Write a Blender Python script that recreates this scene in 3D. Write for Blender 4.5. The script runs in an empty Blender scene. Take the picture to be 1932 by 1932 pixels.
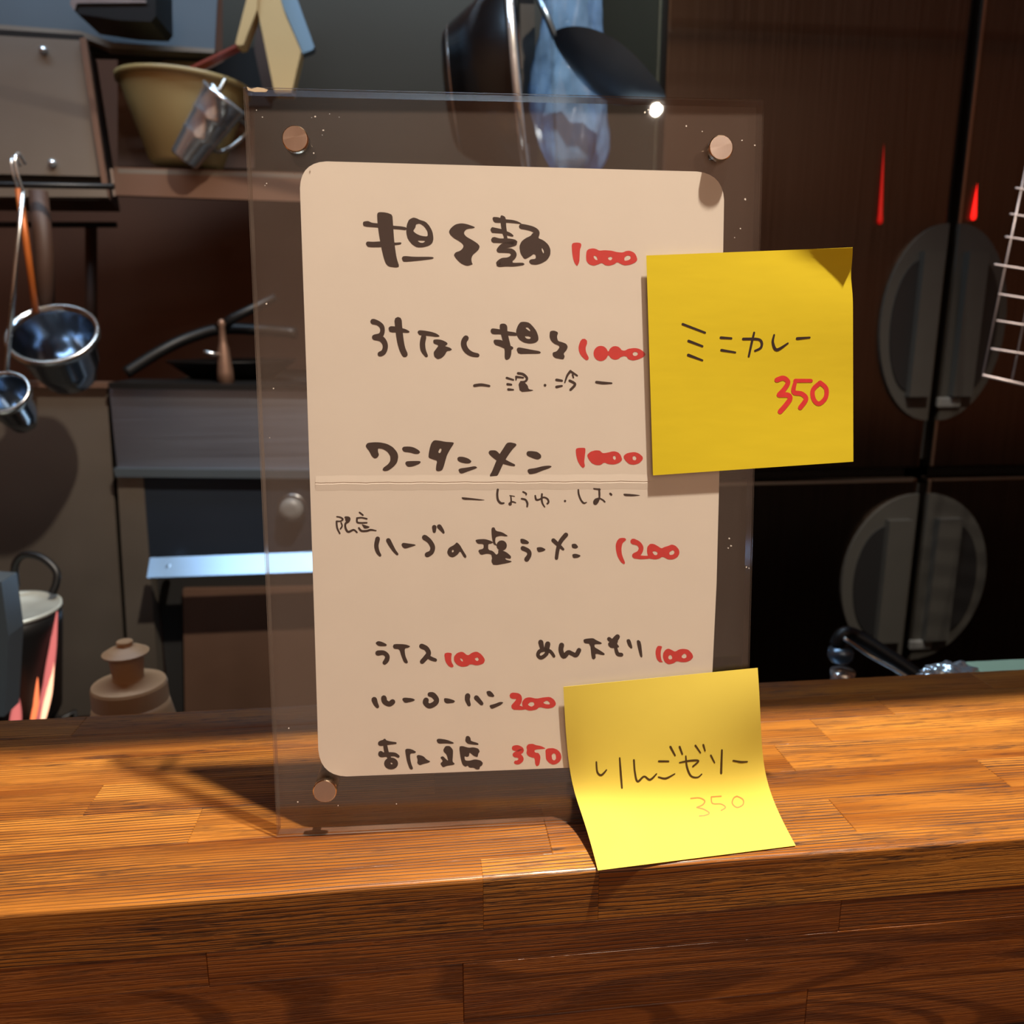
import bpy, bmesh, math, random
import numpy as np
from mathutils import Vector, Matrix
from mathutils.geometry import tessellate_polygon
random.seed(7)
S = bpy.context.scene; COL = S.collection
PI = math.pi

# ---------------------------------------------------------------- camera
F, PIT, ROL, YAW = 1532.78, -0.22194, -0.00011, -0.11417
CAM = np.array([0.05715, -0.28054, 0.18786])
def _rot(rx, ry, rz):
    cx, sx, cy, sy, cz, sz = math.cos(rx), math.sin(rx), math.cos(ry), math.sin(ry), math.cos(rz), math.sin(rz)
    X = np.array([[1, 0, 0], [0, cx, -sx], [0, sx, cx]]); Y = np.array([[cy, 0, sy], [0, 1, 0], [-sy, 0, cy]])
    Z = np.array([[cz, -sz, 0], [sz, cz, 0], [0, 0, 1]]); return Z @ X @ Y
R = _rot(PIT, ROL, YAW)
cd = bpy.data.cameras.new('camera'); cam = bpy.data.objects.new('camera', cd); COL.objects.link(cam)
m = np.eye(4); m[:3, 0] = R[:, 0]; m[:3, 1] = R[:, 2]; m[:3, 2] = -R[:, 1]; m[:3, 3] = CAM
cam.matrix_world = Matrix(m.tolist())
cd.sensor_width = 36; cd.lens = F / 1932 * 36; cd.clip_start = 0.01
cd.dof.use_dof = True; cd.dof.focus_distance = 0.296; cd.dof.aperture_fstop = 15
S.camera = cam
S.view_settings.view_transform = 'Standard'; S.view_settings.look = 'None'
S.view_settings.exposure = 0.0; S.view_settings.gamma = 1.0; S.view_settings.use_curve_mapping = False

# ---------------------------------------------------------------- world and lights
w = bpy.data.worlds.new('world'); S.world = w; w.use_nodes = True
w.node_tree.nodes['Background'].inputs[0].default_value = (0.02, 0.014, 0.009, 1)
w.node_tree.nodes['Background'].inputs[1].default_value = 1.0
def lamp(name, kind, loc, energy, color, target=None, **kw):
    l = bpy.data.lights.new(name, kind); l.energy = energy; l.color = color
    for k, v in kw.items(): setattr(l, k, v)
    o = bpy.data.objects.new(name, l); o.location = loc; COL.objects.link(o)
    if target is not None:
        o.rotation_euler = (Vector(target) - Vector(loc)).to_track_quat('-Z', 'Y').to_euler()
    return o
WARM = (1.0, 0.66, 0.34)
# warm downlight over the counter
lamp('counter_downlight', 'SPOT', (0.36, -0.12, 1.4), 205, (1.0, 0.86, 0.70), (0.15, 0.05, 0), spot_size=math.radians(95), spot_blend=0.6, shadow_soft_size=0.02)
# second bulb further back in the dining room, mirrored in the acrylic
lamp('dining_bulb', 'POINT', (0.527, -1.56, 1.03), 3.2, (1.0, 0.9, 0.78), shadow_soft_size=0.010)
# soft warm fill added on the dining side behind the camera, no lamps seen
lamp('dining_ceiling_fill', 'AREA', (0.1, -1.3, 1.42), 3, (1.0, 0.72, 0.46), (0.1, -0.9, -0.3), shape='RECTANGLE', size=1.4, size_y=0.9)
lamp('dining_wall_fill', 'AREA', (0.1, -2.36, 0.2), 9.5, (1.0, 0.66, 0.46), (0.1, 0, 0.2), shape='RECTANGLE', size=3.4, size_y=2.4)
# cool fluorescent tubes of the kitchen
lamp('kitchen_tube_light', 'AREA', (-0.25, 0.55, 1.3), 12.5, (0.62, 0.80, 1.0), (-0.3, 0.75, 0), shape='RECTANGLE', size=1.3, size_y=0.10)
lamp('kitchen_work_light', 'AREA', (0.35, 0.5, 1.25), 3.0, (0.60, 0.80, 1.0), (0.25, 0.8, 0), shape='RECTANGLE', size=0.5, size_y=0.05)

# ---------------------------------------------------------------- pixel helpers (used to survey where real things stand)
def ray(x, y):
    d = R @ np.array([(x - 966) / F, 1.0, -(y - 966) / F]); return d / np.linalg.norm(d)
def proj(P):
    d = R.T @ (np.array(P) - CAM); return np.array([966 + F * d[0] / d[1], 966 - F * d[2] / d[1]])
def at(x, y, Y, ang=0.0, x0=-0.25):
    n = np.array([-math.sin(ang), math.cos(ang), 0]); d = ray(x, y)
    t = ((np.array([x0, Y, 0]) - CAM) @ n) / (d @ n); return Vector(CAM + d * t)

# ---------------------------------------------------------------- materials
def srgb(r, g, b):
    f = lambda c: (c / 255 / 12.92) if c / 255 <= .04045 else ((c / 255 + .055) / 1.055) ** 2.4
    return (f(r), f(g), f(b), 1)
def nmat(name):
    mt = bpy.data.materials.new(name); mt.use_nodes = True
    nt = mt.node_tree; return mt, nt, nt.nodes['Principled BSDF']
def mat(name, col, rough=.5, metal=0.0, emit=None, es=0, noise=0.0, nscale=30, bump=0.0, stretch=(1, 1, 1), spec=.5, trans=0, alpha=1):
    mt, nt, b = nmat(name)
    b.inputs['Base Color'].default_value = col; b.inputs['Roughness'].default_value = rough
    b.inputs['Metallic'].default_value = metal; b.inputs['Specular IOR Level'].default_value = spec
    b.inputs['Transmission Weight'].default_value = trans; b.inputs['Alpha'].default_value = alpha
    if emit: b.inputs['Emission Color'].default_value = emit; b.inputs['Emission Strength'].default_value = es
    if noise or bump:
        tc = nt.nodes.new('ShaderNodeTexCoord'); mp = nt.nodes.new('ShaderNodeMapping'); no = nt.nodes.new('ShaderNodeTexNoise')
        mp.inputs['Scale'].default_value = stretch; no.inputs['Scale'].default_value = nscale; no.inputs['Detail'].default_value = 5
        nt.links.new(tc.outputs['Object'], mp.inputs[0]); nt.links.new(mp.outputs[0], no.inputs[0])
        if noise:
            mx = nt.nodes.new('ShaderNodeMix'); mx.data_type = 'RGBA'
            mx.inputs[6].default_value = tuple(c * (1 - noise) for c in col[:3]) + (1,)
            mx.inputs[7].default_value = tuple(min(1, c * (1 + noise)) for c in col[:3]) + (1,)
            nt.links.new(no.outputs[0], mx.inputs[0]); nt.links.new(mx.outputs[2], b.inputs['Base Color'])
            mr = nt.nodes.new('ShaderNodeMapRange'); mr.inputs[3].default_value = rough * .8; mr.inputs[4].default_value = min(1, rough * 1.2)
            nt.links.new(no.outputs[0], mr.inputs[0]); nt.links.new(mr.outputs[0], b.inputs['Roughness'])
        if bump:
            bp = nt.nodes.new('ShaderNodeBump'); bp.inputs['Strength'].default_value = bump; bp.inputs['Distance'].default_value = .001
            nt.links.new(no.outputs[0], bp.inputs['Height']); nt.links.new(bp.outputs[0], b.inputs['Normal'])
    return mt

def wood(name, light, mid, dark, cath=0.0, lines=1.0, rough=.33):
    mt, nt, b = nmat(name); N = nt.nodes; L = nt.links
    tc = N.new('ShaderNodeTexCoord'); oi = N.new('ShaderNodeObjectInfo')
    off = N.new('ShaderNodeVectorMath'); off.operation = 'SCALE'; off.inputs[0].default_value = (3.1, 7.7, 5.3)
    L.new(oi.outputs['Random'], off.inputs['Scale'])
    add = N.new('ShaderNodeVectorMath'); L.new(tc.outputs['Object'], add.inputs[0]); L.new(off.outputs[0], add.inputs[1])
    def noise(sc, scale=1, detail=3, rough_=.5, src=None, dist=0):
        mp = N.new('ShaderNodeMapping'); mp.inputs['Scale'].default_value = sc
        L.new((src or add).outputs[0], mp.inputs[0])
        n = N.new('ShaderNodeTexNoise'); n.inputs['Scale'].default_value = scale; n.inputs['Detail'].default_value = detail
        n.inputs['Roughness'].default_value = rough_; n.inputs['Distortion'].default_value = dist
        L.new(mp.outputs[0], n.inputs[0]); return n.outputs[0]
    def ramp(src, stops):
        r = N.new('ShaderNodeValToRGB'); e = r.color_ramp.elements
        while len(e) < len(stops): e.new(.5)
        for i, (p, c) in enumerate(stops): e[i].position = p; e[i].color = c
        L.new(src, r.inputs[0]); return r.outputs[0]
    def mix(fac, a, c, mode='MIX'):
        mx = N.new('ShaderNodeMix'); mx.data_type = 'RGBA'; mx.blend_type = mode
        for s, v in ((0, fac), (6, a), (7, c)):
            if hasattr(v, 'is_linked'): L.new(v, mx.inputs[s])
            else: mx.inputs[s].default_value = v
        return mx.outputs[2]
    # broad tone per block and along the grain
    tone = ramp(noise((6, 70, 70), 1, 3), [(.3, mid), (.62, light)])
    rnd = ramp(oi.outputs['Random'], [(0, (.74, .68, .62, 1)), (.5, (.95, .93, .9, 1)), (1, (1.1, 1.13, 1.15, 1))])
    base = mix(1.0, tone, rnd, 'MULTIPLY')
    if cath > 0:   # cathedral figure: contour lines of a stretched noise
        cn = noise((4.5, 22, 22), 1, 1.0, .4, dist=.6)
        mu = N.new('ShaderNodeMath'); mu.operation = 'MULTIPLY'; mu.inputs[1].default_value = 75; L.new(cn, mu.inputs[0])
        si = N.new('ShaderNodeMath'); si.operation = 'SINE'; L.new(mu.outputs[0], si.inputs[0])
        cm = ramp(si.outputs[0], [(.1, (1, 1, 1, 1)), (.75, (.42, .36, .33, 1))])
        base = mix(cath, base, cm, 'MULTIPLY')
    # pores: long fine dark lines and short flecks
    wob = noise((5, 12, 12), 1, 2)
    sub = N.new('ShaderNodeVectorMath'); sub.operation = 'SCALE'; sub.inputs['Scale'].default_value = .004
    cmb = N.new('ShaderNodeCombineXYZ'); L.new(wob, cmb.inputs[1]); L.new(wob, cmb.inputs[2]); L.new(cmb.outputs[0], sub.inputs[0])
    a2 = N.new('ShaderNodeVectorMath'); L.new(add.outputs[0], a2.inputs[0]); L.new(sub.outputs[0], a2.inputs[1])
    p1 = ramp(noise((30, 1000, 1000), 1, 2, .6, a2), [(.49, (0, 0, 0, 1)), (.55, (1, 1, 1, 1))])
    p2 = ramp(noise((110, 1500, 1500), 1, 2, .6, a2), [(.54, (0, 0, 0, 1)), (.64, (1, 1, 1, 1))])
    area = ramp(noise((7, 110, 110), 1, 2), [(.34, (.15, .15, .15, 1)), (.6, (1, 1, 1, 1))])
    sx = N.new('ShaderNodeSeparateXYZ'); L.new(a2.outputs[0], sx.inputs[0])
    def math_(op, a, c=None):
        q = N.new('ShaderNodeMath'); q.operation = op
        for i, vv in ((0, a), (1, c)):
            if vv is None: continue
            if hasattr(vv, 'is_linked'): L.new(vv, q.inputs[i])
            else: q.inputs[i].default_value = vv
        return q.outputs[0]
    t_ = math_('ADD', math_('MULTIPLY', math_('ADD', sx.outputs[1], sx.outputs[2]), 3700), math_('MULTIPLY', noise((9, 260, 260), 1, 2), 7))
    ring = ramp(math_('SINE', t_), [(.45, (0, 0, 0, 1)), (.95, (1, 1, 1, 1))])
    rstr = math_('MULTIPLY', ramp(noise((5, 38, 38), 1, 1), [(.36, (.05, .05, .05, 1)), (.54, (1, 1, 1, 1))]), ring)
    pore = mix(1.0, mix(1.0, mix(.45, p1, p2), area, 'MULTIPLY'), rstr, 'LIGHTEN')
    sc = N.new('ShaderNodeMath'); sc.operation = 'MULTIPLY'; sc.inputs[1].default_value = .95 * lines; L.new(pore, sc.inputs[0])
    L.new(mix(sc.outputs[0], base, dark), b.inputs['Base Color'])
    rr = N.new('ShaderNodeMapRange'); rr.inputs[3].default_value = rough * .85; rr.inputs[4].default_value = rough + .25
    L.new(pore, rr.inputs[0]); L.new(rr.outputs[0], b.inputs['Roughness'])
    bp = N.new('ShaderNodeBump'); bp.invert = True; bp.inputs['Strength'].default_value = .35; bp.inputs['Distance'].default_value = .0004
    L.new(pore, bp.inputs['Height']); L.new(bp.outputs[0], b.inputs['Normal'])
    b.inputs['Coat Weight'].default_value = .12; b.inputs['Coat Roughness'].default_value = .25
    return mt

def brushed(name, col, rough=.3, metal=1.0, vertical=True, aniso=.8, vary=.12):
    mt, nt, b = nmat(name); N = nt.nodes; L = nt.links
    b.inputs['Metallic'].default_value = metal; b.inputs['Anisotropic'].default_value = aniso
    tg = N.new('ShaderNodeTangent'); tg.direction_type = 'RADIAL'; tg.axis = 'Z'
    L.new(tg.outputs[0], b.inputs['Tangent'])
    b.inputs['Anisotropic Rotation'].default_value = 0.0 if vertical else 0.25
    tc = N.new('ShaderNodeTexCoord'); mp = N.new('ShaderNodeMapping'); no = N.new('ShaderNodeTexNoise')
    mp.inputs['Scale'].default_value = (260, 260, 3) if vertical else (3, 3, 260); no.inputs['Scale'].default_value = 1; no.inputs['Detail'].default_value = 4
    L.new(tc.outputs['Object'], mp.inputs[0]); L.new(mp.outputs[0], no.inputs[0])
    mx = N.new('ShaderNodeMix'); mx.data_type = 'RGBA'
    mx.inputs[6].default_value = tuple(c * (1 - vary) for c in col[:3]) + (1,); mx.inputs[7].default_value = tuple(c * (1 + vary) for c in col[:3]) + (1,)
    L.new(no.outputs[0], mx.inputs[0]); L.new(mx.outputs[2], b.inputs['Base Color'])
    mr = N.new('ShaderNodeMapRange'); mr.inputs[3].default_value = rough * .8; mr.inputs[4].default_value = rough * 1.25
    L.new(no.outputs[0], mr.inputs[0]); L.new(mr.outputs[0], b.inputs['Roughness'])
    return mt

def clear(name, tint=(1, 1, 1, 1), refl=1.0, rough=.02, haze=0.0, hazecol=(.5, .4, .35, 1), ior=1.49):
    mt = bpy.data.materials.new(name); mt.use_nodes = True; nt = mt.node_tree; N = nt.nodes; L = nt.links
    N.remove(N['Principled BSDF']); out = N['Material Output']
    tr = N.new('ShaderNodeBsdfTransparent'); tr.inputs[0].default_value = tint
    gl = N.new('ShaderNodeBsdfGlossy'); gl.inputs['Roughness'].default_value = rough
    fr = N.new('ShaderNodeFresnel'); fr.inputs[0].default_value = ior
    mu = N.new('ShaderNodeMath'); mu.operation = 'MULTIPLY'; mu.inputs[1].default_value = refl; cl = N.new('ShaderNodeMath'); cl.operation = 'MINIMUM'; cl.inputs[1].default_value = .10; L.new(fr.outputs[0], cl.inputs[0]); L.new(cl.outputs[0], mu.inputs[0])
    mx = N.new('ShaderNodeMixShader'); L.new(mu.outputs[0], mx.inputs[0]); L.new(tr.outputs[0], mx.inputs[1]); L.new(gl.outputs[0], mx.inputs[2])
    last = mx
    if haze > 0:
        df = N.new('ShaderNodeBsdfDiffuse'); df.inputs[0].default_value = hazecol
        no = N.new('ShaderNodeTexNoise'); no.inputs['Scale'].default_value = 28; no.inputs['Detail'].default_value = 6
        tc = N.new('ShaderNodeTexCoord'); L.new(tc.outputs['Object'], no.inputs[0])
        r = N.new('ShaderNodeMapRange'); r.inputs[1].default_value = .35; r.inputs[2].default_value = .75; r.inputs[3].default_value = haze * .5; r.inputs[4].default_value = haze * 1.5
        L.new(no.outputs[0], r.inputs[0])
        m2 = N.new('ShaderNodeMixShader'); L.new(r.outputs[0], m2.inputs[0]); L.new(mx.outputs[0], m2.inputs[1]); L.new(df.outputs[0], m2.inputs[2]); last = m2
    L.new(last.outputs[0], out.inputs[0]); return mt

M = dict(
    wood_top=wood('oiled_wood_top', srgb(184, 122, 50), srgb(132, 74, 26), srgb(40, 16, 6)),
    wood_face=wood('oiled_wood_face', srgb(148, 88, 36), srgb(112, 60, 24), srgb(36, 16, 6), cath=0.15, lines=.8),  # front rows darker than the top: shade put into the wood colour
    wood_cath=wood('oiled_wood_figured', srgb(148, 88, 36), srgb(112, 60, 24), srgb(36, 16, 6), cath=0.75, lines=.5),
    acrylic=clear('clear_acrylic', (.995, .99, .985, 1), 1.15, .015, .004, (.75, .68, .6, 1)),
    acrylic_edge=clear('acrylic_cut_edge', (.62, .52, .45, 1), 1.3, .12, .16, (.5, .4, .33, 1)),
    card=mat('card_paper', srgb(240, 233, 222), .75, noise=.03, nscale=45, bump=.05, spec=.2),
    note=mat('sticky_note_paper', srgb(224, 202, 44), .7, noise=.04, nscale=60, bump=.03, spec=.15, stretch=(1, 1, 4)),
    note_light=mat('sticky_note_paper_light', srgb(222, 202, 88), .7, noise=.03, nscale=60, bump=.03, spec=.15),
    black_ink=mat('black_marker_ink', srgb(46, 25, 20), .6, noise=.2, nscale=500),
    red_ink=mat('red_marker_ink', srgb(222, 52, 52), .55, noise=.14, nscale=400),
    pen_ink=mat('black_pen_ink', srgb(70, 48, 8), .6),
    red_pen=mat('thin_red_pen_ink', srgb(236, 130, 62), .6),
    screw=brushed('screw_steel', srgb(205, 185, 172), .28, 1, aniso=.3),
    screw_side=mat('screw_side', srgb(240, 215, 185), .15, 1),
    post=mat('dark_post', srgb(120, 110, 95), .3, 1),
    scrap=mat('scrap_paper', srgb(200, 180, 150), .8, noise=.2, nscale=400),
    dust=mat('dust_specks', srgb(225, 215, 205), .7),
    wall_brown=mat('brown_kitchen_wall', srgb(104, 66, 44), .7, noise=.35, nscale=4),
    wall_dining=mat('dining_room_plaster', srgb(196, 130, 84), .8, noise=.08, nscale=5),
    ceil=mat('ceiling_paint', srgb(176, 140, 110), .85, noise=.05),
    floor=mat('dark_floor', srgb(60, 52, 48), .5, noise=.2, nscale=8),
    board=mat('overhead_board', srgb(60, 38, 24), .6, noise=.2, nscale=20, stretch=(1, 8, 8)),
    fridge=brushed('fridge_steel', srgb(94, 80, 70), .3, 1, True, .75, .2),
    fridge_side=mat('fridge_side', srgb(120, 118, 98), .42, .9, noise=.12, nscale=3),
    rim=mat('door_rim_steel', srgb(170, 155, 140), .35, 1),
    seal=mat('black_door_seal', srgb(10, 9, 9), .8),
    plastic=mat('charcoal_plastic', srgb(54, 53, 50), .42, noise=.05),
    plastic_dark=mat('recess_dark_plastic', srgb(17, 17, 18), .5),
    plastic_grey=mat('grey_plastic', srgb(96, 97, 96), .45),
    steel=brushed('stainless_sheet', srgb(138, 146, 160), .38, 1, False, .5, .1),
    steel_dull=mat('dull_stainless', srgb(128, 120, 110), .48, .85, noise=.15, nscale=6),
    steel_brown=mat('greasy_stainless', srgb(120, 92, 76), .5, .7, noise=.2, nscale=7),
    steel_blue=mat('blue_grey_steel', srgb(88, 98, 106), .45, .7, noise=.12, nscale=5),
    chrome=mat('polished_steel', srgb(222, 225, 228), .2, .85, noise=.1, nscale=60),
    chrome_soft=mat('satin_steel', srgb(200, 200, 198), .26, 1, noise=.1, nscale=30),
    iron=mat('black_iron', srgb(14, 13, 13), .45, .3),
    bar=mat('oven_bar_steel', srgb(150, 182, 215), .42, 1), ladle_in=mat('ladle_steel', srgb(150, 160, 172), .16, 1, noise=.15, nscale=40), olive=mat('olive_dark_panel', srgb(50, 44, 31), .45, .4, noise=.15, nscale=5),
    navy=mat('dark_oven_panel', srgb(46, 54, 66), .4, .6, noise=.12, nscale=5),
    void=mat('void_black', srgb(8, 7, 7), .9),  # near-black for the oven void, hood underside, gap and dark box
    cream=mat('cream_plastic', srgb(172, 144, 92), .45, noise=.08, nscale=12),
    cream_board=mat('cutting_board_plastic', srgb(206, 172, 116), .55, noise=.06, nscale=15),
    blue_board=mat('blue_grey_plastic', srgb(120, 146, 164), .5),
    tan=mat('tan_lid', srgb(150, 124, 92), .6, noise=.1),
    lacquer=mat('red_brown_lacquer', srgb(122, 50, 34), .4, noise=.1),
    darkwood=mat('dark_wood', srgb(60, 38, 26), .6, noise=.3, nscale=30, stretch=(1, 1, .2)),
    copper=mat('orange_brown_handle', srgb(176, 92, 36), .4, .3, noise=.2),
    pan=mat('dark_steel_pan', srgb(92, 100, 106), .24, 1, noise=.12, nscale=8),
    bag=clear('blue_film', (.50, .68, .88, 1), 2.6, .14, .26, (.25, .46, .78, 1)),
    ladle=mat('dark_ladle_steel', srgb(112, 128, 144), .3, .85, noise=.2, nscale=20),
    alu=mat('worn_aluminium', srgb(180, 184, 176), .5, .55, noise=.18, nscale=40),
    bottle=mat('milky_beige_plastic', srgb(196, 150, 108), .5, noise=.05, trans=.15),
    grid=mat('grey_wire', srgb(150, 140, 140), .4, .6),
    foil=mat('crumpled_foil', srgb(205, 220, 230), .25, .8, bump=.8, nscale=120),
    pale_green=mat('pale_green_board', srgb(160, 188, 160), .6, noise=.06),
    worktop=mat('kitchen_worktop_steel', srgb(140, 150, 158), .3, 1, noise=.1, nscale=4),
    red_dim=mat('dim_red_reflection', (.3, .01, .005, 1), .3, emit=(1, .012, .008, 1), es=.28),
    red_bright=mat('bright_red_reflection', (.5, .01, .005, 1), .3, emit=(1, .012, .008, 1), es=1.6),
)
def flame_mat(name, c, s):
    mt = bpy.data.materials.new(name); mt.use_nodes = True; nt = mt.node_tree; N = nt.nodes; N.remove(N['Principled BSDF'])
    e = N.new('ShaderNodeEmission'); e.inputs[0].default_value = c; e.inputs[1].default_value = s
    t = N.new('ShaderNodeBsdfTransparent'); mx = N.new('ShaderNodeMixShader')
    lw = N.new('ShaderNodeLayerWeight'); lw.inputs[0].default_value = .5
    nt.links.new(lw.outputs['Facing'], mx.inputs[0]); nt.links.new(e.outputs[0], mx.inputs[1]); nt.links.new(t.outputs[0], mx.inputs[2])
    nt.links.new(mx.outputs[0], N['Material Output'].inputs[0]); return mt
M['flame'] = flame_mat('gas_flame_orange', (1, .22, .08, 1), 1.6)
M['flame_pink'] = flame_mat('gas_flame_pink', (.9, .22, .2, 1), .9)
M['flame_tip'] = flame_mat('gas_flame_yellow', (1, .5, .3, 1), 2.2)

# ---------------------------------------------------------------- mesh helpers
def link(name, me, mt=None, parent=None, smooth=False, loc=None):
    o = bpy.data.objects.new(name, me); COL.objects.link(o)
    if mt is not None and len(me.materials) == 0:
        for x in (mt if isinstance(mt, (list, tuple)) else [mt]): me.materials.append(x)
    if parent is not None: o.parent = parent
    if loc is not None: o.location = loc
    if smooth:
        me.polygons.foreach_set('use_smooth', [True] * len(me.polygons))
    return o
def center(me):
    """move the mesh origin to its bounding-box centre, return that centre"""
    co = np.empty(len(me.vertices) * 3); me.vertices.foreach_get('co', co); co = co.reshape(-1, 3)
    c = (co.min(0) + co.max(0)) / 2; me.vertices.foreach_set('co', (co - c).ravel()); me.update(); return Vector(c)
def bm_obj(name, bm, mt, parent=None, smooth=False, bevel=0, recenter=True, segs=2):
    if bevel:
        es = [e for e in bm.edges if len(e.link_faces) == 2 and e.calc_face_angle(0) > .5]
        bmesh.ops.bevel(bm, geom=es, offset=bevel, segments=segs, profile=.6, affect='EDGES', clamp_overlap=True)
    bmesh.ops.recalc_face_normals(bm, faces=bm.faces)
    me = bpy.data.meshes.new(name); bm.to_mesh(me); bm.free()
    c = center(me) if recenter else Vector((0, 0, 0))
    if parent is not None: c = c - parent.location
    return link(name, me, mt, parent, smooth, c)
def thing(name, label, cat, loc=(0, 0, 0), group=None):
    o = bpy.data.objects.new(name, None); COL.objects.link(o); o.location = loc; o.empty_display_size = .02
    o['label'] = label; o['category'] = cat
    if group: o['group'] = group
    return o
def tag(o, label, cat, group=None):
    o['label'] = label; o['category'] = cat
    if group: o['group'] = group
    return o
def struct(o, label=None):
    o['kind'] = 'structure'
    if label: o['label'] = label
    return o
def box_bm(lo, hi, bm=None):
    bm = bm or bmesh.new(); lo = Vector(lo); hi = Vector(hi)
    bmesh.ops.create_cube(bm, size=1, matrix=Matrix.Translation((lo + hi) / 2) @ Matrix.Diagonal((*(hi - lo), 1)))
    return bm
def box(name, lo, hi, mt, parent=None, bevel=0): return bm_obj(name, box_bm(lo, hi), mt, parent, bevel=bevel)
def prism(pts, depth_vec, bm=None):
    bm = bm or bmesh.new(); a = [bm.verts.new(p) for p in pts]; b = [bm.verts.new(Vector(p) + Vector(depth_vec)) for p in pts]
    n = len(a)
    for loop in (a, b):
        if n <= 4: bm.faces.new(loop)
        else:
            co = [Vector(v.co) for v in loop]
            for t in tessellate_polygon([co]): 
                try: bm.faces.new([loop[i] for i in t])
                except ValueError: pass
    for i in range(n): bm.faces.new((a[i], a[(i + 1) % n], b[(i + 1) % n], b[i]))
    return bm
def slab(name, px, Y, depth, mt, parent=None, bevel=0, ang=0.0):
    pts = [at(x, y, Y, ang) for x, y in px]
    dv = Vector((-math.sin(ang), math.cos(ang), 0)) * depth
    return bm_obj(name, prism(pts, dv), mt, parent, bevel=bevel)
def frame_for(d):
    d = Vector(d).normalized(); up = Vector((0, 0, 1)) if abs(d.z) < .95 else Vector((1, 0, 0))
    a = d.cross(up).normalized(); return a, a.cross(d).normalized() * -1, d
def lathe(profile, base, axis, seg=40, bm=None, close=False):
    """profile: list of (radius, distance along axis)"""
    bm = bm or bmesh.new(); a, b, d = frame_for(axis); base = Vector(base); rings = []
    for r, h in profile:
        rings.append([bm.verts.new(base + d * h + (a * math.cos(2 * PI * i / seg) + b * math.sin(2 * PI * i / seg)) * max(r, 1e-5)) for i in range(seg)])
    for r0, r1 in zip(rings, rings[1:]):
        for i in range(seg): bm.faces.new((r0[i], r0[(i + 1) % seg], r1[(i + 1) % seg], r1[i]))
    if profile[0][0] > 1e-4 and not close: bm.faces.new(rings[0])
    if profile[-1][0] > 1e-4 and not close: bm.faces.new(rings[-1][::-1])
    if close:
        for i in range(seg): bm.faces.new((rings[-1][i], rings[-1][(i + 1) % seg], rings[0][(i + 1) % seg], rings[0][i]))
    return bm
def tube(pts, r, seg=12, bm=None, smooth_n=0):
    bm = bm or bmesh.new(); P = [Vector(p) for p in pts]
    if smooth_n:
        Q = []; 
        for i in range(len(P) - 1):
            p0, p1, p2, p3 = P[max(i - 1, 0)], P[i], P[i + 1], P[min(i + 2, len(P) - 1)]
            for k in range(smooth_n):
                t = k / smooth_n; Q.append(.5 * ((2 * p1) + (p2 - p0) * t + (2 * p0 - 5 * p1 + 4 * p2 - p3) * t * t + (3 * p1 - p0 - 3 * p2 + p3) * t ** 3))
        P = Q + [P[-1]]
    rr = r if isinstance(r, (list, tuple)) else None
    rings = []; prev = None
    for i, p in enumerate(P):
        d = (P[min(i + 1, len(P) - 1)] - P[max(i - 1, 0)]).normalized()
        if prev is None: a, _, _ = frame_for(d)
        else: a = (prev - d * prev.dot(d)).normalized()
        prev = a; b = d.cross(a)
        q = (rr[0] + (rr[1] - rr[0]) * i / (len(P) - 1)) if rr else r
        rings.append([bm.verts.new(p + (a * math.cos(2 * PI * k / seg) + b * math.sin(2 * PI * k / seg)) * q) for k in range(seg)])
    for r0, r1 in zip(rings, rings[1:]):
        for k in range(seg): bm.faces.new((r0[k], r0[(k + 1) % seg], r1[(k + 1) % seg], r1[k]))
    bm.faces.new(rings[0][::-1]); bm.faces.new(rings[-1]); return bm

# ================================================================ SETTING
def struct_box(name, lo, hi, mt): return struct(box(name, lo, hi, mt))
X0, X1, YF, YB, Z0, Z1 = -1.6, 1.9, -2.4, 1.62, -1.05, 1.5
struct_box('floor', (X0, YF, Z0 - .05), (X1, YB, Z0), M['floor'])
struct_box('ceiling', (X0, YF, Z1), (X1, YB, Z1 + .05), M['ceil'])
struct_box('wall_back', (X0, YB, Z0), (X1, YB + .05, Z1), M['wall_brown'])
struct_box('wall_front', (X0, YF - .05, Z0), (X1, YF, Z1), M['wall_dining'])
struct_box('wall_left', (X0 - .05, YF, Z0), (X0, YB, Z1), M['wall_dining'])
struct_box('wall_right', (X1, YF, Z0), (X1 + .05, YB, Z1), M['wall_dining'])
struct_box('wall_counter', (X0, -.0, Z0), (X1, .085, -.0851), M['board'])
# unseen board added over the counter: its edge is what leaves the rear of the counter in shade
ob = thing('overhead_shade_board', 'unseen dark board added above the counter to shade its back', 'shelf', (.15, .12, .40))
box('board', (-1.5, .0214, .40), (1.8, .24, .42), M['board'], ob, .001)
for hx in (-1.2, 1.5):
    bm_obj('hanging_rod', tube([(hx, .12, .42), (hx, .12, Z1)], .005), M['iron'], ob)

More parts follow.
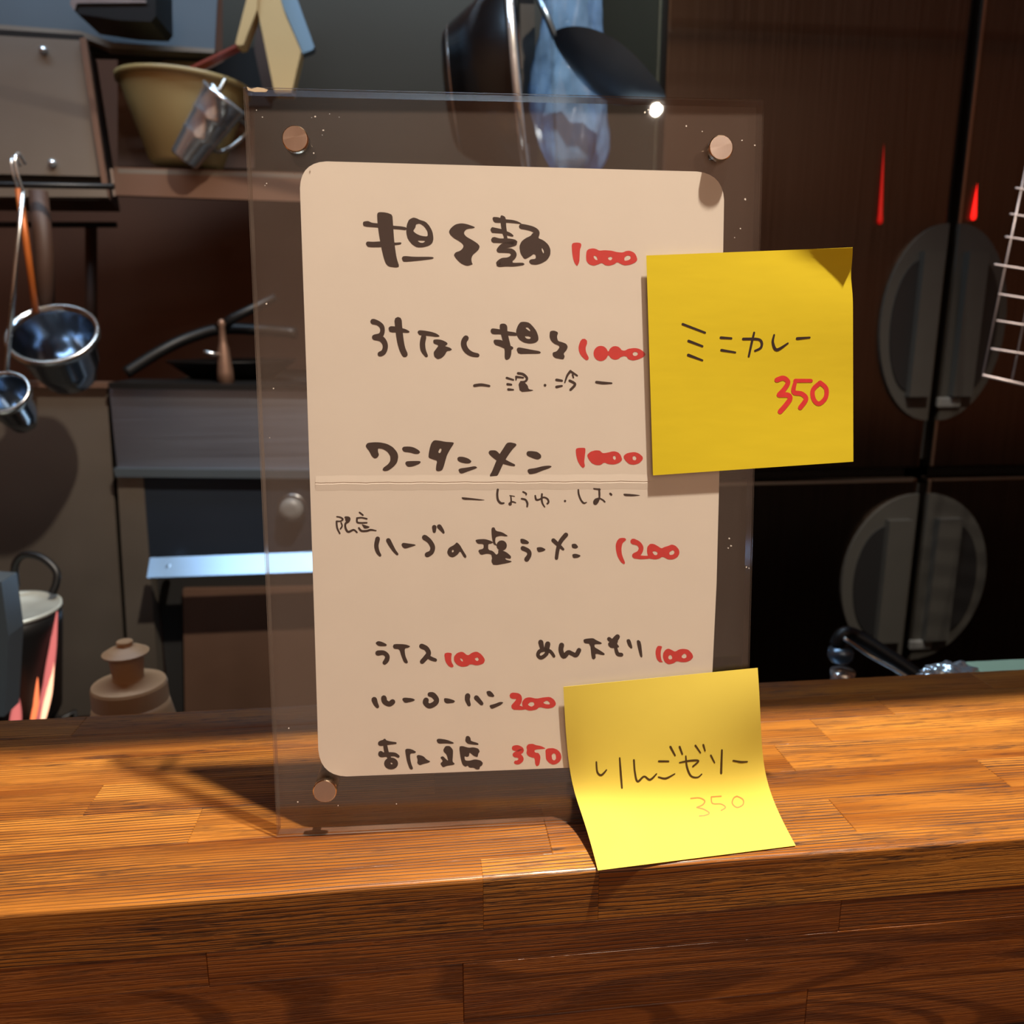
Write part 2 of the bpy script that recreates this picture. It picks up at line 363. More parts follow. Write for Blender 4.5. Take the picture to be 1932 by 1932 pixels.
# ---------------------------------------------------------------- counter of finger-jointed blocks
YFRONT, ZB = -.0315, -.085
ctr = thing('wooden_counter', 'glossy brown wooden counter of finger-jointed blocks under the menu stand', 'counter', (.1, .04, -.04))
box('core', (-.9, YFRONT + .0125, ZB), (1.2, .112, -.0205), M['darkwood'], ctr)
def block(lo, hi, mt, bev=.00025, top_round=0):
    bm = box_bm(lo, hi)
    if top_round:
        es = [e for e in bm.edges if all(abs(v.co.y - lo[1]) < 1e-6 and abs(v.co.z - hi[2]) < 1e-6 for v in e.verts)]
        bmesh.ops.bevel(bm, geom=es, offset=top_round, segments=5, profile=.5, affect='EDGES')
    return bm_obj('wood_block', bm, mt, ctr, bevel=bev, segs=1)
strips = [(-.0315, -.0208, [-.9, -.31, -.12, .0755, .117, .33, .52, .8, 1.2]),
          (-.0208, .0015, [-.9, -.38, -.145, .102, .22, .395, .6, .9, 1.2]),
          (.0015, .024, [-.9, -.21, -.033, .175, .301, .47, .7, 1.2]),
          (.024, .0465, [-.9, -.29, -.079, .06, .2165, .44, .66, 1.2]),
          (.0465, .069, [-.9, -.36, -.16, .03, .245, .38, .58, 1.2]),
          (.069, .0915, [-.9, -.25, .07, .29, .5, 1.2]), (.0915, .1123, [-.9, -.11, .16, .36, .62, 1.2])]
for si, (a, b, xs) in enumerate(strips):
    for i, (p, q) in enumerate(zip(xs, xs[1:])):
        dz = random.uniform(-.00008, 0)
        if si == 0: block((p, a, -.021), (q, b, 0), M['wood_top'], top_round=.0016, bev=.00012)
        else: block((p, a, -.0205), (q, b, dz), M['wood_top'])
for z1_, z0_, xs, mm in ((-.021, -.0345, [-.9, -.3, -.02, .21, .5, 1.2], 'wood_face'), (-.0345, -.0595, [-.9, -.22, .068, .39, .7, 1.2], 'wood_cath'), (-.0595, ZB, [-.9, -.1, .2, .6, 1.2], 'wood_cath')):
    for p, q in zip(xs, xs[1:]):
        block((p, YFRONT + random.uniform(0, .00012), z0_), (q, YFRONT + .0125, z1_), M[mm])

# ================================================================ MENU STAND
PYAW, LEAN, PW, PH = -.02919, .10525, .182, .26867
u = np.array([math.cos(PYAW), math.sin(PYAW), 0]); nh = np.array([-math.sin(PYAW), math.cos(PYAW), 0])
v = math.cos(LEAN) * np.array([0, 0, 1]) + math.sin(LEAN) * nh; N_ = np.cross(u, v); AW = -N_   # AW points away from the camera
O0 = np.array([0, 0, .0006])
def sp(s, t, off=0.0): return Vector(O0 + u * s + v * t + AW * off)
def pix_plate(x, y, off=0.0):
    d = ray(x, y); P0 = O0 + AW * off; t = ((P0 - CAM) @ N_) / (d @ N_); return CAM + d * t
def pix_st(x, y, off=0.0):
    P = pix_plate(x, y, off) - O0; return P @ u, P @ v
stand = thing('menu_stand', 'clear acrylic menu stand with four steel screws on the counter', 'menu stand', tuple(sp(PW / 2, 0, .004)))
def sheet(name, o0, o1, inset=0.0):
    s0, s1, t0, t1 = inset, PW - inset, 0 if not inset else inset, PH - inset
    c = [(s0, t0), (s1, t0), (s1, t1), (s0, t1)]
    bm = bmesh.new(); a = [bm.verts.new(sp(s, t, o0)) for s, t in c]; b = [bm.verts.new(sp(s, t, o1)) for s, t in c]
    bm.faces.new(a); bm.faces.new(b[::-1])
    for i in range(4):
        f = bm.faces.new((a[i], b[i], b[(i + 1) % 4], a[(i + 1) % 4])); f.material_index = 1
    bmesh.ops.recalc_face_normals(bm, faces=bm.faces)
    return bm_obj(name, bm, [M['acrylic'], M['acrylic_edge']], stand)
sheet('front_sheet', 0, .0010); sheet('back_sheet', .0019, .0076)
SC = [pix_st(556, 260, -.003), pix_st(1362, 277, -.003), pix_st(612, 1495, -.003), None]
SC[3] = (SC[1][0] - .004, SC[2][1] - .006)
for i, (s, t) in enumerate(SC):
    low = i >= 2
    bm = lathe([(.0032, -.0002), (.0042, -.0002), (.0044, -.0004), (.0044, -.0020), (.0041, -.0023)], sp(s, t), AW, 40)
    sc = bm_obj('screw', bm, M['screw_side'], stand)
    fc = bm_obj('screw_face', lathe([(.0, .0), (.004, .0), (.0040, .00012), (0, .00012)], sp(s, t, -.00242), AW, 40), M['screw'], None)
    fc.parent = sc; fc.location = fc.location - sc.location - stand.location
    if low:
        ft = bm_obj('foot_post', lathe([(.0042, .0078), (.0044, .0082), (.0044, .0335), (.004, .034)], sp(s, t), AW, 32), M['post'], stand, smooth=False)
    bm_obj('screw_shank', lathe([(.0016, .0), (.0016, .0077)], sp(s, t), AW, 16), M['post'], stand)
# torn paper scrap on the upper left corner
pp = [(466, 164), (474, 168), (486, 165), (498, 167), (506, 170), (502, 174), (480, 174), (468, 171)]
bm_obj('paper_scrap', prism([Vector(pix_plate(x, y, -.0002)) for x, y in pp], Vector(N_) * .00025), M['scrap'], stand)
bm = bmesh.new()
for (x, y, r) in [(503, 573, 2.2), (495, 221, 1.6), (595, 220, 2.2), (588, 222, 1), (556, 329, 1.6), (503, 346, 2), (500, 350, 1.2), (592, 289, 2), (1406, 376, 2.6), (1397, 431, 1.6), (1386, 448, 1.2), (1295, 238, 1.8), (1325, 248, 1.4), (1217, 212, 2.6), (1223, 207, 2), (545, 1374, 1.6), (509, 826, 1.4), (516, 733, 1.6), (1376, 1016, 1.8), (1379, 1030, 2.2), (1374, 1034, 1.4), (1408, 1070, 2), (1413, 1072, 1.4), (622, 215, 1.2), (610, 246, 2), (608, 255, 1.2), (638, 1520, 1.2), (562, 1513, 1.6), (748, 1517, 1.4), (1400, 265, 1.8), (1424, 274, 2.2), (484, 208, 1.2), (640, 221, 1)]:
    c = [Vector(pix_plate(x + r * random.uniform(.5, 1.1) * math.cos(a), y + r * random.uniform(.5, 1.1) * math.sin(a), -.0001)) for a in [k * PI / 3 for k in range(6)]]
    prism(c, Vector(N_) * .00008, bm)
du = bm_obj('dust', bm, M['dust'], stand); du['kind'] = 'stuff'

# ---------------------------------------------------------------- menu card between the sheets
COFF = .0012
card_px = [(564, 303), (1367, 325), (1357, 905), (1352, 1100), (1336, 1438), (602, 1467), (594, 1200), (578, 700)]
def arc_corner(p, a, b, r, n=8):
    p, a, b = np.array(p, float), np.array(a, float), np.array(b, float)
    da = (a - p) / np.linalg.norm(a - p); db = (b - p) / np.linalg.norm(b - p)
    s, e = p + da * r, p + db * r
    return [tuple((1 - t) ** 2 * s + 2 * t * (1 - t) * (p * .88 + (s + e) / 2 * .12) + t * t * e) for t in np.linspace(0, 1, n)]
out = []; K = len(card_px)
for i in range(K):
    if i in (0, 1, 4, 5): out += arc_corner(card_px[i], card_px[i - 1], card_px[(i + 1) % K], 52)
    else: out.append(card_px[i])
card = thing('menu_card', 'cream menu card with black and red handwriting inside the acrylic stand', 'menu card', tuple(pix_plate(960, 900, COFF)))
bm_obj('card_sheet', prism([Vector(pix_plate(x, y, COFF)) for x, y in out], Vector(AW) * .0005), M['card'], card)
# crease: a shallow raised fold across the card
bm = bmesh.new(); ys = lambda x: 911.5 - (x - 595) * .0045
n = 60; rows = []
for k in range(n + 1):
    x = 595 + (1236 - 595) * k / n; wv = .5 * math.sin(k * .9) + .3 * math.sin(k * 2.3)
    rows.append([bm.verts.new(pix_plate(x, ys(x) + wv + dy, COFF - h)) for dy, h in ((-14, .00001), (-1.2, .00011), (.2, .00002), (2.0, .00011), (14, .00001))])
for a, b in zip(rows, rows[1:]):
    for j in range(4): bm.faces.new((a[j], a[j + 1], b[j + 1], b[j]))
bm_obj('crease', bm, M['card'], card)

# ---------------------------------------------------------------- handwriting
def cat(pts, n=6):
    if len(pts) == 2: n = 3
    P = [np.array(p, float) for p in pts]; Q = []
    for i in range(len(P) - 1):
        p0, p1, p2, p3 = P[max(i - 1, 0)], P[i], P[i + 1], P[min(i + 2, len(P) - 1)]
        for k in range(n):
            t = k / n; Q.append(.5 * (2 * p1 + (p2 - p0) * t + (2 * p0 - 5 * p1 + 4 * p2 - p3) * t * t + (3 * p1 - p0 - 3 * p2 + p3) * t ** 3))
    return Q + [P[-1]]
def chaikin(pts):
    o = []
    for i in range(len(pts)):
        a, b = np.array(pts[i], float), np.array(pts[(i + 1) % len(pts)], float)
        o += [a * .8 + b * .2, a * .2 + b * .8]
    return o
class Ink:
    def __init__(s, mapper): s.bm = bmesh.new(); s.map = mapper; s.k = 0; s.jobs = []
    def seto(s, ox, oy, sc): s.o = (ox, oy, sc)
    def V(s, p, lift): return s.bm.verts.new(s.map(s.o[0] + p[0] / s.o[2], s.o[1] + p[1] / s.o[2], lift))
    def stroke(s, pts, grow=1.0):
        s.k += 1; lift = .00003 + s.k * 4e-7; Q = cat(pts); L_, R_ = [], []
        for i, q in enumerate(Q):
            d = (Q[min(i + 1, len(Q) - 1)] - Q[max(i - 1, 0)])[:2]; d = d / (np.linalg.norm(d) + 1e-9); n_ = np.array([-d[1], d[0]]); r = max(q[2], 3) / 2 * grow
            if i == 0: d0 = d
            L_.append(q[:2] + n_ * r); R_.append(q[:2] - n_ * r)
        ang = math.atan2(d[1], d[0]); r = Q[-1][2] / 2 * grow
        cap1 = [Q[-1][:2] + r * np.array([math.cos(ang + PI / 2 - PI * t), math.sin(ang + PI / 2 - PI * t)]) for t in (.25, .5, .75)]
        ang = math.atan2(d0[1], d0[0]); r = Q[0][2] / 2 * grow
        cap0 = [Q[0][:2] + r * np.array([math.cos(ang - PI / 2 - PI * t), math.sin(ang - PI / 2 - PI * t)]) for t in (.25, .5, .75)]
        l = [s.V(p, lift) for p in L_]; rr = [s.V(p, lift) for p in R_]
        for i in range(len(l) - 1): s.bm.faces.new((l[i], l[i + 1], rr[i + 1], rr[i]))
        s.bm.faces.new([l[-1]] + [s.V(p, lift) for p in cap1] + [rr[-1]])
        s.bm.faces.new([rr[0]] + [s.V(p, lift) for p in cap0] + [l[0]])
    def fill(s, outer, *holes):
        s.k += 1; lift = .00003 + s.k * 4e-7
        loops = [chaikin(outer)] + [chaikin(h) for h in holes]
        flat = [p for lp in loops for p in lp]; vs = [s.V(p, lift) for p in flat]
        for t in tessellate_polygon([[Vector((p[0], p[1], 0)) for p in lp] for lp in loops]):
            try: s.bm.faces.new([vs[i] for i in t])
            except ValueError: pass
    def disc(s, x, y, r, ry=None):
        ry = ry or r; s.fill([(x + r * math.cos(a), y + ry * math.sin(a)) for a in [k * PI / 8 for k in range(16)]])
    def done(s, name, mt, parent):
        for f in s.bm.faces:
            f.normal_update()
            if f.normal.dot(Vector(CAM) - f.calc_center_median()) < 0: f.normal_flip()
        me = bpy.data.meshes.new(name); s.bm.to_mesh(me); s.bm.free(); c = center(me)
        return link(name, me, mt, parent, False, c - parent.location)
cm = lambda x, y, lift: Vector(pix_plate(x, y, COFF - lift))
B = Ink(cm); D = Ink(cm)
def run(ink, ox, oy, sc, *items):
    for it in items:
        if it[0] == 'd': b_ = [it[1] - it[3], it[2] - it[3], it[1] + it[3], it[2] + it[3]]
        else:
            pts = it[1:] if it[0] == 's' else it[1]; hw = [q[2] / 2 if it[0] == 's' else 0 for q in pts]
            b_ = [min(q[0] - h for q, h in zip(pts, hw)), min(q[1] - h for q, h in zip(pts, hw)), max(q[0] + h for q, h in zip(pts, hw)), max(q[1] + h for q, h in zip(pts, hw))]
        bb_ = [ox + b_[0] / sc, oy + b_[1] / sc, ox + b_[2] / sc, oy + b_[3] / sc]
        ink.jobs.append([bb_, (ox, oy, sc), it])
def letters(ink, name, mt, parent, gap):
    """one object per written character: strokes whose boxes touch belong together"""
    cl = [[j[0][:], [j]] for j in ink.jobs]; ch = True
    while ch:
        ch = False
        for i in range(len(cl)):
            for k in range(i + 1, len(cl)):
                a, b = cl[i][0], cl[k][0]
                if a[0] - gap[0] < b[2] and b[0] - gap[0] < a[2] and a[1] - gap[1] < b[3] and b[1] - gap[1] < a[3]:
                    cl[i] = [[min(a[0], b[0]), min(a[1], b[1]), max(a[2], b[2]), max(a[3], b[3])], cl[i][1] + cl[k][1]]; del cl[k]; ch = True; break
            if ch: break
    out_ = []
    for _, jobs in sorted(cl, key=lambda c: (round(c[0][1] / 40), c[0][0])):
        ik = Ink(ink.map)
        for _, o_, it in jobs:
            ik.seto(*o_)
            if it[0] == 's': ik.stroke(it[1:])
            elif it[0] == 'f': ik.fill(it[1], *it[2:])
            elif it[0] == 'd': ik.disc(*it[1:])
        out_.append(ik.done(name, mt, parent))
    return out_
s_ = 's'; f_ = 'f'
run(B, 670, 390, 9.66,
 (f_, [(400,130),(430,98),(520,100),(600,115),(680,150),(690,300),(710,600),(735,800),(760,950),(808,1095),(740,1110),(610,1090),(560,1040),(520,930),(480,760),(440,540),(420,400),(405,250)]),
 (f_, [(140,310),(150,270),(240,258),(300,292),(430,305),(690,345),(850,358),(940,378),(930,430),(820,415),(700,408),(430,380),(160,362)]),
 (f_, [(195,670),(215,632),(330,640),(470,630),(720,655),(840,648),(845,670),(820,690),(730,700),(470,740),(240,738),(205,700)]),
 (f_, [(1060,195),(1120,210),(1180,240),(1280,270),(1350,340),(1410,450),(1430,580),(1410,660),(1350,710),(1240,740),(1130,742),(1040,690),(960,590),(930,470),(940,330),(980,235)],
      [(1110,320),(1180,305),(1260,360),(1320,450),(1325,545),(1200,530),(1110,490),(1055,440),(1100,380)], [(1130,615),(1290,620),(1240,660),(1180,655)]),
 (f_, [(850,930),(880,900),(950,900),(1050,912),(1400,912),(1440,932),(1400,955),(1150,985),(890,1008),(860,975)]))
run(B, 840, 390, 9.66,
 (f_, [(550,375),(480,345),(390,315),(290,300),(190,320),(110,380),(65,450),(90,510),(160,575),(250,625),(310,670),(335,710),(320,760),(270,805),(190,830),(155,880),(200,950),(280,1030),(350,1065),(410,1080),(505,1050),(485,1020),(475,950),(500,880),(560,830),(610,780),(630,720),(590,670),(500,610),(390,550),(345,500),(345,460),(380,415),(430,400),(500,395)]),
 (f_, [(1020,150),(1090,180),(1110,240),(1110,350),(1125,450),(1130,560),(1150,620),(1060,620),(1070,560),(1040,480),(1020,380),(1010,300),(1000,200)]),
 (f_, [(860,210),(880,185),(960,190),(1020,210),(1110,230),(1230,240),(1320,265),(1400,310),(1370,315),(1240,300),(1110,290),(920,295),(880,270)]),
 (f_, [(820,420),(850,370),(900,380),(1040,410),(1120,445),(1190,475),(1250,525),(1230,548),(1130,525),(1050,490),(900,480),(850,475)]),
 (s_, (890,605,110),(1000,620,85),(1150,625,95),(1270,655,100),(1180,690,100),(1060,720,110),(985,790,100)),
 (s_, (985,790,100),(1100,800,85),(1200,810,95),(1250,870,105),(1210,940,100),(1130,975,100),(1040,985,100),(975,1045,100),(1100,1045,90),(1250,1055,70),(1400,1045,50),(1435,1045,20)),
 (f_, [(1020,940),(1160,940),(1240,1000),(1200,1050),(1000,1060)]),
 (s_, (1390,360,95),(1480,375,95),(1600,410,95),(1670,470,100),(1640,560,110)),
 (f_, [(1590,480),(1560,530),(1470,570),(1390,630),(1350,720),(1370,850),(1430,940),(1460,955),(1510,930),(1560,900),(1610,860),(1650,880),(1650,950),(1550,960),(1525,1000),(1560,1050),(1660,1060),(1760,1030),(1860,970),(1915,880),(1920,780),(1880,690),(1790,610),(1690,570),(1720,500),(1680,450)], [(1760,740),(1800,800),(1795,860),(1760,800)]))
run(D, 1030, 430, 9.66,
 (f_, [(470,310),(490,275),(560,265),(630,275),(650,310),(620,400),(615,520),(610,620),(570,700),(520,640),(490,540),(475,420)]),
 (f_, [(740,420),(780,385),(860,370),(920,385),(970,415),(1070,405),(1200,415),(1290,440),(1400,450),(1460,420),(1530,415),(1600,445),(1640,490),(1670,580),(1630,630),(1540,670),(1440,685),(1370,660),(1300,620),(1240,665),(1150,690),(1080,680),(1020,635),(950,665),(870,690),(790,665),(740,610),(730,520)],
      [(875,500),(925,520),(945,590),(900,580),(870,540)], [(1125,545),(1180,520),(1215,545),(1190,590),(1150,585)], [(1430,540),(1480,500),(1540,510),(1545,560),(1500,590),(1430,600)]))
run(B, 690, 580, 9.66,
 (s_, (135,258,105),(220,285,90),(290,345,88),(305,430,85),(270,510,95),(165,545,105)), (s_, (165,545,105),(280,570,110),(345,650,100),(355,740,95),(320,820,95),(262,850,95)),
 (s_, (590,240,135),(605,400,130),(630,600,125),(665,750,115),(712,855,110)), (f_, [(415,370),(450,340),(530,345),(660,375),(740,400),(805,440),(780,465),(660,460),(440,455),(420,410)]),
 (f_, [(940,450),(970,415),(1060,420),(1200,445),(1290,475),(1355,525),(1300,540),(1150,520),(980,510)]), (s_, (1055,545,100),(1035,660,100),(1050,780,95),(1105,880,60)),
 (f_, [(1235,590),(1290,580),(1380,590),(1470,630),(1495,660),(1470,690),(1440,705),(1530,730),(1575,765),(1540,790),(1480,795),(1440,870),(1380,925),(1310,945),(1250,900),(1235,820),(1280,760),(1330,690),(1240,660),(1230,620)]))
run(B, 860, 580, 9.66,
 (s_, (185,560,105),(150,620,105),(150,700,105),(200,790,100),(290,850,90),(395,872,75)),
 (f_, [(800,310),(850,292),(905,300),(938,340),(940,430),(965,560),(990,660),(1015,760),(1010,860),(985,930),(925,962),(890,930),(890,760),(840,560),(800,400)]),
 (f_, [(635,410),(660,380),(750,390),(860,410),(950,435),(1090,455),(1120,490),(1110,520),(960,515),(820,490),(670,490),(635,450)]),
 (f_, [(685,620),(700,585),(820,590),(870,620),(960,690),(1040,715),(1050,750),(1010,780),(900,755),(800,710),(710,680)]),
 (f_, [(1180,265),(1260,260),(1340,280),(1410,350),(1470,430),(1505,530),(1505,600),(1450,645),(1350,662),(1240,640),(1160,590),(1110,510),(1095,430),(1130,330)], [(1265,370),(1310,360),(1350,400),(1360,440),(1310,410)], [(1250,525),(1330,525),(1370,545),(1350,575),(1290,570)]),
 (f_, [(1105,760),(1140,725),(1250,745),(1400,775),(1520,795),(1555,820),(1520,845),(1350,845),(1140,850)]))
run(B, 1030, 600, 9.66,
 (f_, [(90,235),(150,228),(225,260),(200,340),(220,420),(300,440),(370,470),(400,520),(380,580),(320,650),(345,700),(320,755),(250,745),(170,730),(125,690),(120,630),(200,605),(250,530),(230,500),(150,470),(90,410),(65,340),(70,260)]))
run(D, 1030, 600, 9.66,
 (s_, (690,440,130),(660,540,130),(680,640,115),(742,730,80)), ('d',1000,645,134,140), ('d',1265,635,124,125), (f_, [(1090,610),(1180,600),(1180,680),(1090,690)]), (f_, [(1340,570),(1430,600),(1500,560),(1500,700),(1430,690),(1340,720)]),
 (f_, [(1430,600),(1500,560),(1620,545),(1700,560),(1780,610),(1820,665),(1780,710),(1680,755),(1590,775),(1500,750),(1470,700),(1400,690)], [(1575,650),(1610,615),(1660,620),(1680,655),(1650,690),(1600,690)]))
run(B, 880, 690, 6.44,
 (s_, (98,242,36),(180,232,36),(278,246,28)), (s_, (490,148,28),(570,172,22)), (s_, (500,225,32),(545,230,25)), (s_, (510,288,32),(570,292,20)),
 (s_, (628,92,32),(690,105,32),(735,150,30),(715,190,25),(660,195,20)), (s_, (605,135,30),(690,145,22)), (s_, (605,150,24),(602,175,14)), (f_, [(630,205),(700,195),(745,240),(755,285),(820,297),(780,310),(650,320)]),
 ('d',955,237,17), (s_, (1095,172,34),(1160,182,28)), (s_, (1095,258,34),(1160,245,24)), (s_, (1265,65,30),(1225,120,26),(1195,205,16)), (s_, (1275,75,30),(1345,120,22)), (s_, (1290,110,24),(1300,145,20)),
 (s_, (1255,182,32),(1320,225,32),(1265,292,30)), (s_, (1580,200,34),(1660,210,36),(1765,212,20)))
run(B, 680, 820, 9.66,
 (f_, [(95,200),(130,150),(250,138),(350,140),(480,165),(590,225),(670,320),(692,400),(670,510),(600,590),(510,655),(440,668),(400,645),(420,600),(500,545),(545,480),(545,390),(490,310),(410,262),(320,250),(320,310),(340,370),(310,420),(260,438),(210,400),(160,300),(110,240)]),
 (f_, [(755,260),(780,220),(880,215),(970,230),(1060,280),(1092,320),(1060,350),(1000,355),(900,325),(790,315)]), (f_, [(815,515),(840,485),(950,480),(1090,480),(1100,510),(1060,540),(960,580),(870,590),(830,555)]),
 (f_, [(1290,160),(1340,100),(1450,110),(1540,130),(1700,140),(1700,170),(1640,260),(1580,370),(1550,470),(1520,580),(1490,650),(1420,672),(1375,650),(1380,570),(1400,475),(1330,455),(1240,420),(1245,340),(1265,240)], [(1450,250),(1480,260),(1470,310),(1445,340),(1415,320)]))
run(B, 860, 820, 9.66,
 (f_, [(25,430),(60,400),(140,405),(230,435),(290,485),(260,520),(200,528),(100,510),(40,480)]), (f_, [(45,640),(80,615),(200,600),(350,572),(395,600),(350,625),(220,670),(110,712),(70,700)]),
 (f_, [(930,150),(1000,140),(1100,165),(1105,195),(1040,260),(980,340),(920,430),(850,560),(800,670),(760,750),(700,785),(640,785),(615,745),(660,670),(700,570),(740,470),(800,350),(860,260)]),
 (f_, [(600,310),(630,285),(720,285),(760,310),(800,355),(900,450),(990,500),(1085,545),(1075,578),(1000,570),(860,535),(740,470),(650,400),(600,345)]),
 (f_, [(1285,340),(1310,300),(1400,300),(1490,315),(1555,370),(1555,425),(1495,458),(1400,430),(1300,385)]), (f_, [(1305,650),(1330,625),(1450,610),(1580,575),(1700,562),(1755,578),(1700,615),(1580,655),(1460,705),(1350,725),(1315,690)]))
run(D, 1050, 820, 9.66,
 (f_, [(350,260),(400,240),(520,240),(530,280),(515,400),(505,500),(520,580),(480,612),(430,560),(380,470),(355,360)]),
 (f_, [(555,370),(620,310),(710,285),(790,290),(840,340),(920,330),(1040,300),(1120,320),(1170,370),(1200,460),(1150,510),(1060,545),(950,540),(870,505),(800,555),(720,555),(640,520),(580,440)], [(1030,390),(1070,385),(1085,430),(1065,465),(1030,440)]),
 (f_, [(1225,380),(1290,335),(1420,315),(1500,340),(1570,400),(1575,450),(1510,520),(1420,550),(1330,540),(1270,490),(1225,430)], [(1385,400),(1430,385),(1460,430),(1440,470),(1390,460)]))
run(B, 860, 900, 9.66,
 (f_, [(100,370),(140,368),(300,385),(450,405),(540,418),(450,428),(300,418),(130,415)]), (s_, (765,230,42),(755,320,40),(770,420,42),(820,475,42),(875,475,30)),
 (s_, (985,338,20),(1070,352,16)), (s_, (1003,345,26),(1010,440,30)), ('d',990,490,32), (s_, (1000,460,34),(1040,452,30),(1090,468,22)), (s_, (1225,270,30),(1280,300,32),(1280,325,25)),
 (s_, (1200,395,34),(1270,415,36),(1305,480,38),(1300,538,32)), (s_, (1447,340,30),(1465,410,38),(1520,410,32),(1600,370,30),(1670,400,34),(1690,455,36),(1668,485,34)), (s_, (1570,310,34),(1565,400,36),(1580,480,32),(1620,545,24)))
run(B, 1030, 900, 9.66,
 ('d',348,437,21), (s_, (590,232,30),(600,320,34),(640,420,34),(690,475,34),(740,462,18)), (s_, (880,210,38),(940,220,36),(985,228,30)), (s_, (968,205,30),(975,300,38),(975,390,30)),
 (f_, [(860,440),(890,395),(970,370),(985,400),(960,460),(920,510),(880,508),(860,480)]), (s_, (985,390,28),(1040,420,30),(1072,452,30)), (s_, (1172,303,40),(1192,322,40)), (f_, [(1410,310),(1430,302),(1560,310),(1740,332),(1600,352),(1430,348)]))
run(B, 620, 950, 8.05,
 (s_, (125,200,20),(180,210,24),(215,240,28),(180,268,22),(120,268,22)), (s_, (120,275,28),(130,370,28),(170,455,24)), (s_, (190,290,22),(205,340,24),(180,385,24)),
 (s_, (258,212,36),(305,225,50),(300,265,44),(255,310,32),(260,380,32),(300,430,34),(380,400,28),(430,438,26)), ('d',280,245,30),
 (s_, (470,135,26),(520,175,26)), (s_, (430,222,28),(500,215,24),(580,232,26)), (s_, (430,235,28),(445,290,28),(580,292,24)), (f_, [(500,310),(560,330),(630,352),(600,375),(545,382),(520,350)]),
 (s_, (460,372,30),(500,415,32),(580,415,32),(640,400,30),(720,412,18)),
 (s_, (745,535,72),(725,640,68),(745,730,60),(780,785,44)), (s_, (907,560,72),(950,640,65),(1000,720,50),(1042,768,38)), (f_, [(1105,620),(1130,595),(1200,605),(1310,620),(1325,635),(1280,650),(1160,688),(1120,660)]),
 (s_, (1458,515,84),(1530,570,75),(1580,660,75),(1560,740,72),(1498,778,80)), (s_, (1605,360,72),(1605,425,48)), (s_, (1680,350,72),(1720,400,55),(1745,440,36)))
run(B, 840, 980, 6.9,
 (f_, [(150,295),(190,330),(230,400),(280,480),(265,505),(240,490),(195,410),(160,460),(100,497),(50,480),(22,430),(45,370),(120,330)], [(90,395),(112,400),(110,425),(85,430)]),
 (f_, [(390,270),(430,258),(520,255),(600,280),(625,300),(600,315),(560,320),(560,395),(620,410),(675,470),(610,510),(600,455),(540,445),(460,465),(425,400),(500,380),(500,320),(420,318)]),
 (f_, [(600,110),(640,100),(660,150),(740,165),(820,215),(790,222),(720,212),(655,230),(650,300),(680,345),(625,325),(605,220)]),
 ('d',735,340,68), (f_, [(690,390),(790,420),(860,480),(850,515),(780,500),(790,525),(875,545),(830,565),(630,600),(598,545),(620,470),(690,450)]),
 (f_, [(975,255),(1010,250),(1060,270),(1095,300),(1075,322),(985,315)]), (s_, (1010,375,60),(1080,410,58),(1095,460,58),(1060,520,65)), (f_, [(1190,365),(1250,358),(1312,390),(1280,415),(1215,430),(1195,400)]),
 (s_, (1572,200,60),(1500,290,55),(1465,390,50),(1448,505,45)), (s_, (1408,272,55),(1470,330,50),(1535,388,34)), (f_, [(1645,320),(1700,315),(1735,360),(1700,382),(1650,370)]), (f_, [(1650,455),(1700,445),(1770,470),(1730,500),(1665,505)]))
run(D, 1130, 980, 9.66,
 (f_, [(370,345),(420,335),(480,340),(500,375),(430,430),(410,520),(415,620),(440,700),(480,790),(460,820),(400,780),(340,680),(310,560),(305,460),(330,390)]),
 (s_, (625,402,108),(720,440,88),(768,520,88),(735,610,92),(655,660,105)), (s_, (655,660,105),(760,690,70),(900,690,55)),
 (f_, [(880,500),(930,445),(1000,445),(1080,490),(1140,530),(1200,500),(1270,480),(1330,455),(1400,480),(1460,550),(1470,620),(1430,690),(1350,730),(1260,730),(1190,690),(1150,680),(1100,715),(1020,730),(900,710),(890,650),(875,590)], [(970,590),(1020,575),(1070,600),(1060,650),(1010,650)], [(1280,600),(1350,555),(1380,590),(1360,640),(1290,650)]))
run(B, 690, 1190, 8.05,
 (f_, [(150,180),(190,155),(250,170),(320,205),(315,235),(200,235),(160,205)]), (s_, (185,340,82),(270,335,70),(325,380,70),(320,440,75),(287,485,66)), (f_, [(410,240),(430,200),(600,205),(680,235),(650,258),(590,270),(600,380),(645,480),(620,500),(580,480),(540,380),(510,280),(430,275)]),
 (s_, (850,235,80),(920,270,75),(955,340,75),(920,400,75),(856,470,70)), (s_, (940,390,60),(1000,425,60),(1058,445,52)))
run(D, 690, 1190, 8.05,
 (f_, [(1190,350),(1240,330),(1310,340),(1300,400),(1300,470),(1340,540),(1310,560),(1260,540),(1210,470)]),
 (f_, [(1340,390),(1390,335),(1470,315),(1550,380),(1620,330),(1690,315),(1760,360),(1815,440),(1790,500),(1690,530),(1590,505),(1540,540),(1460,550),(1390,520),(1340,460)], [(1430,415),(1470,430),(1480,470),(1450,460)], [(1650,425),(1700,400),(1720,440),(1690,465)]))
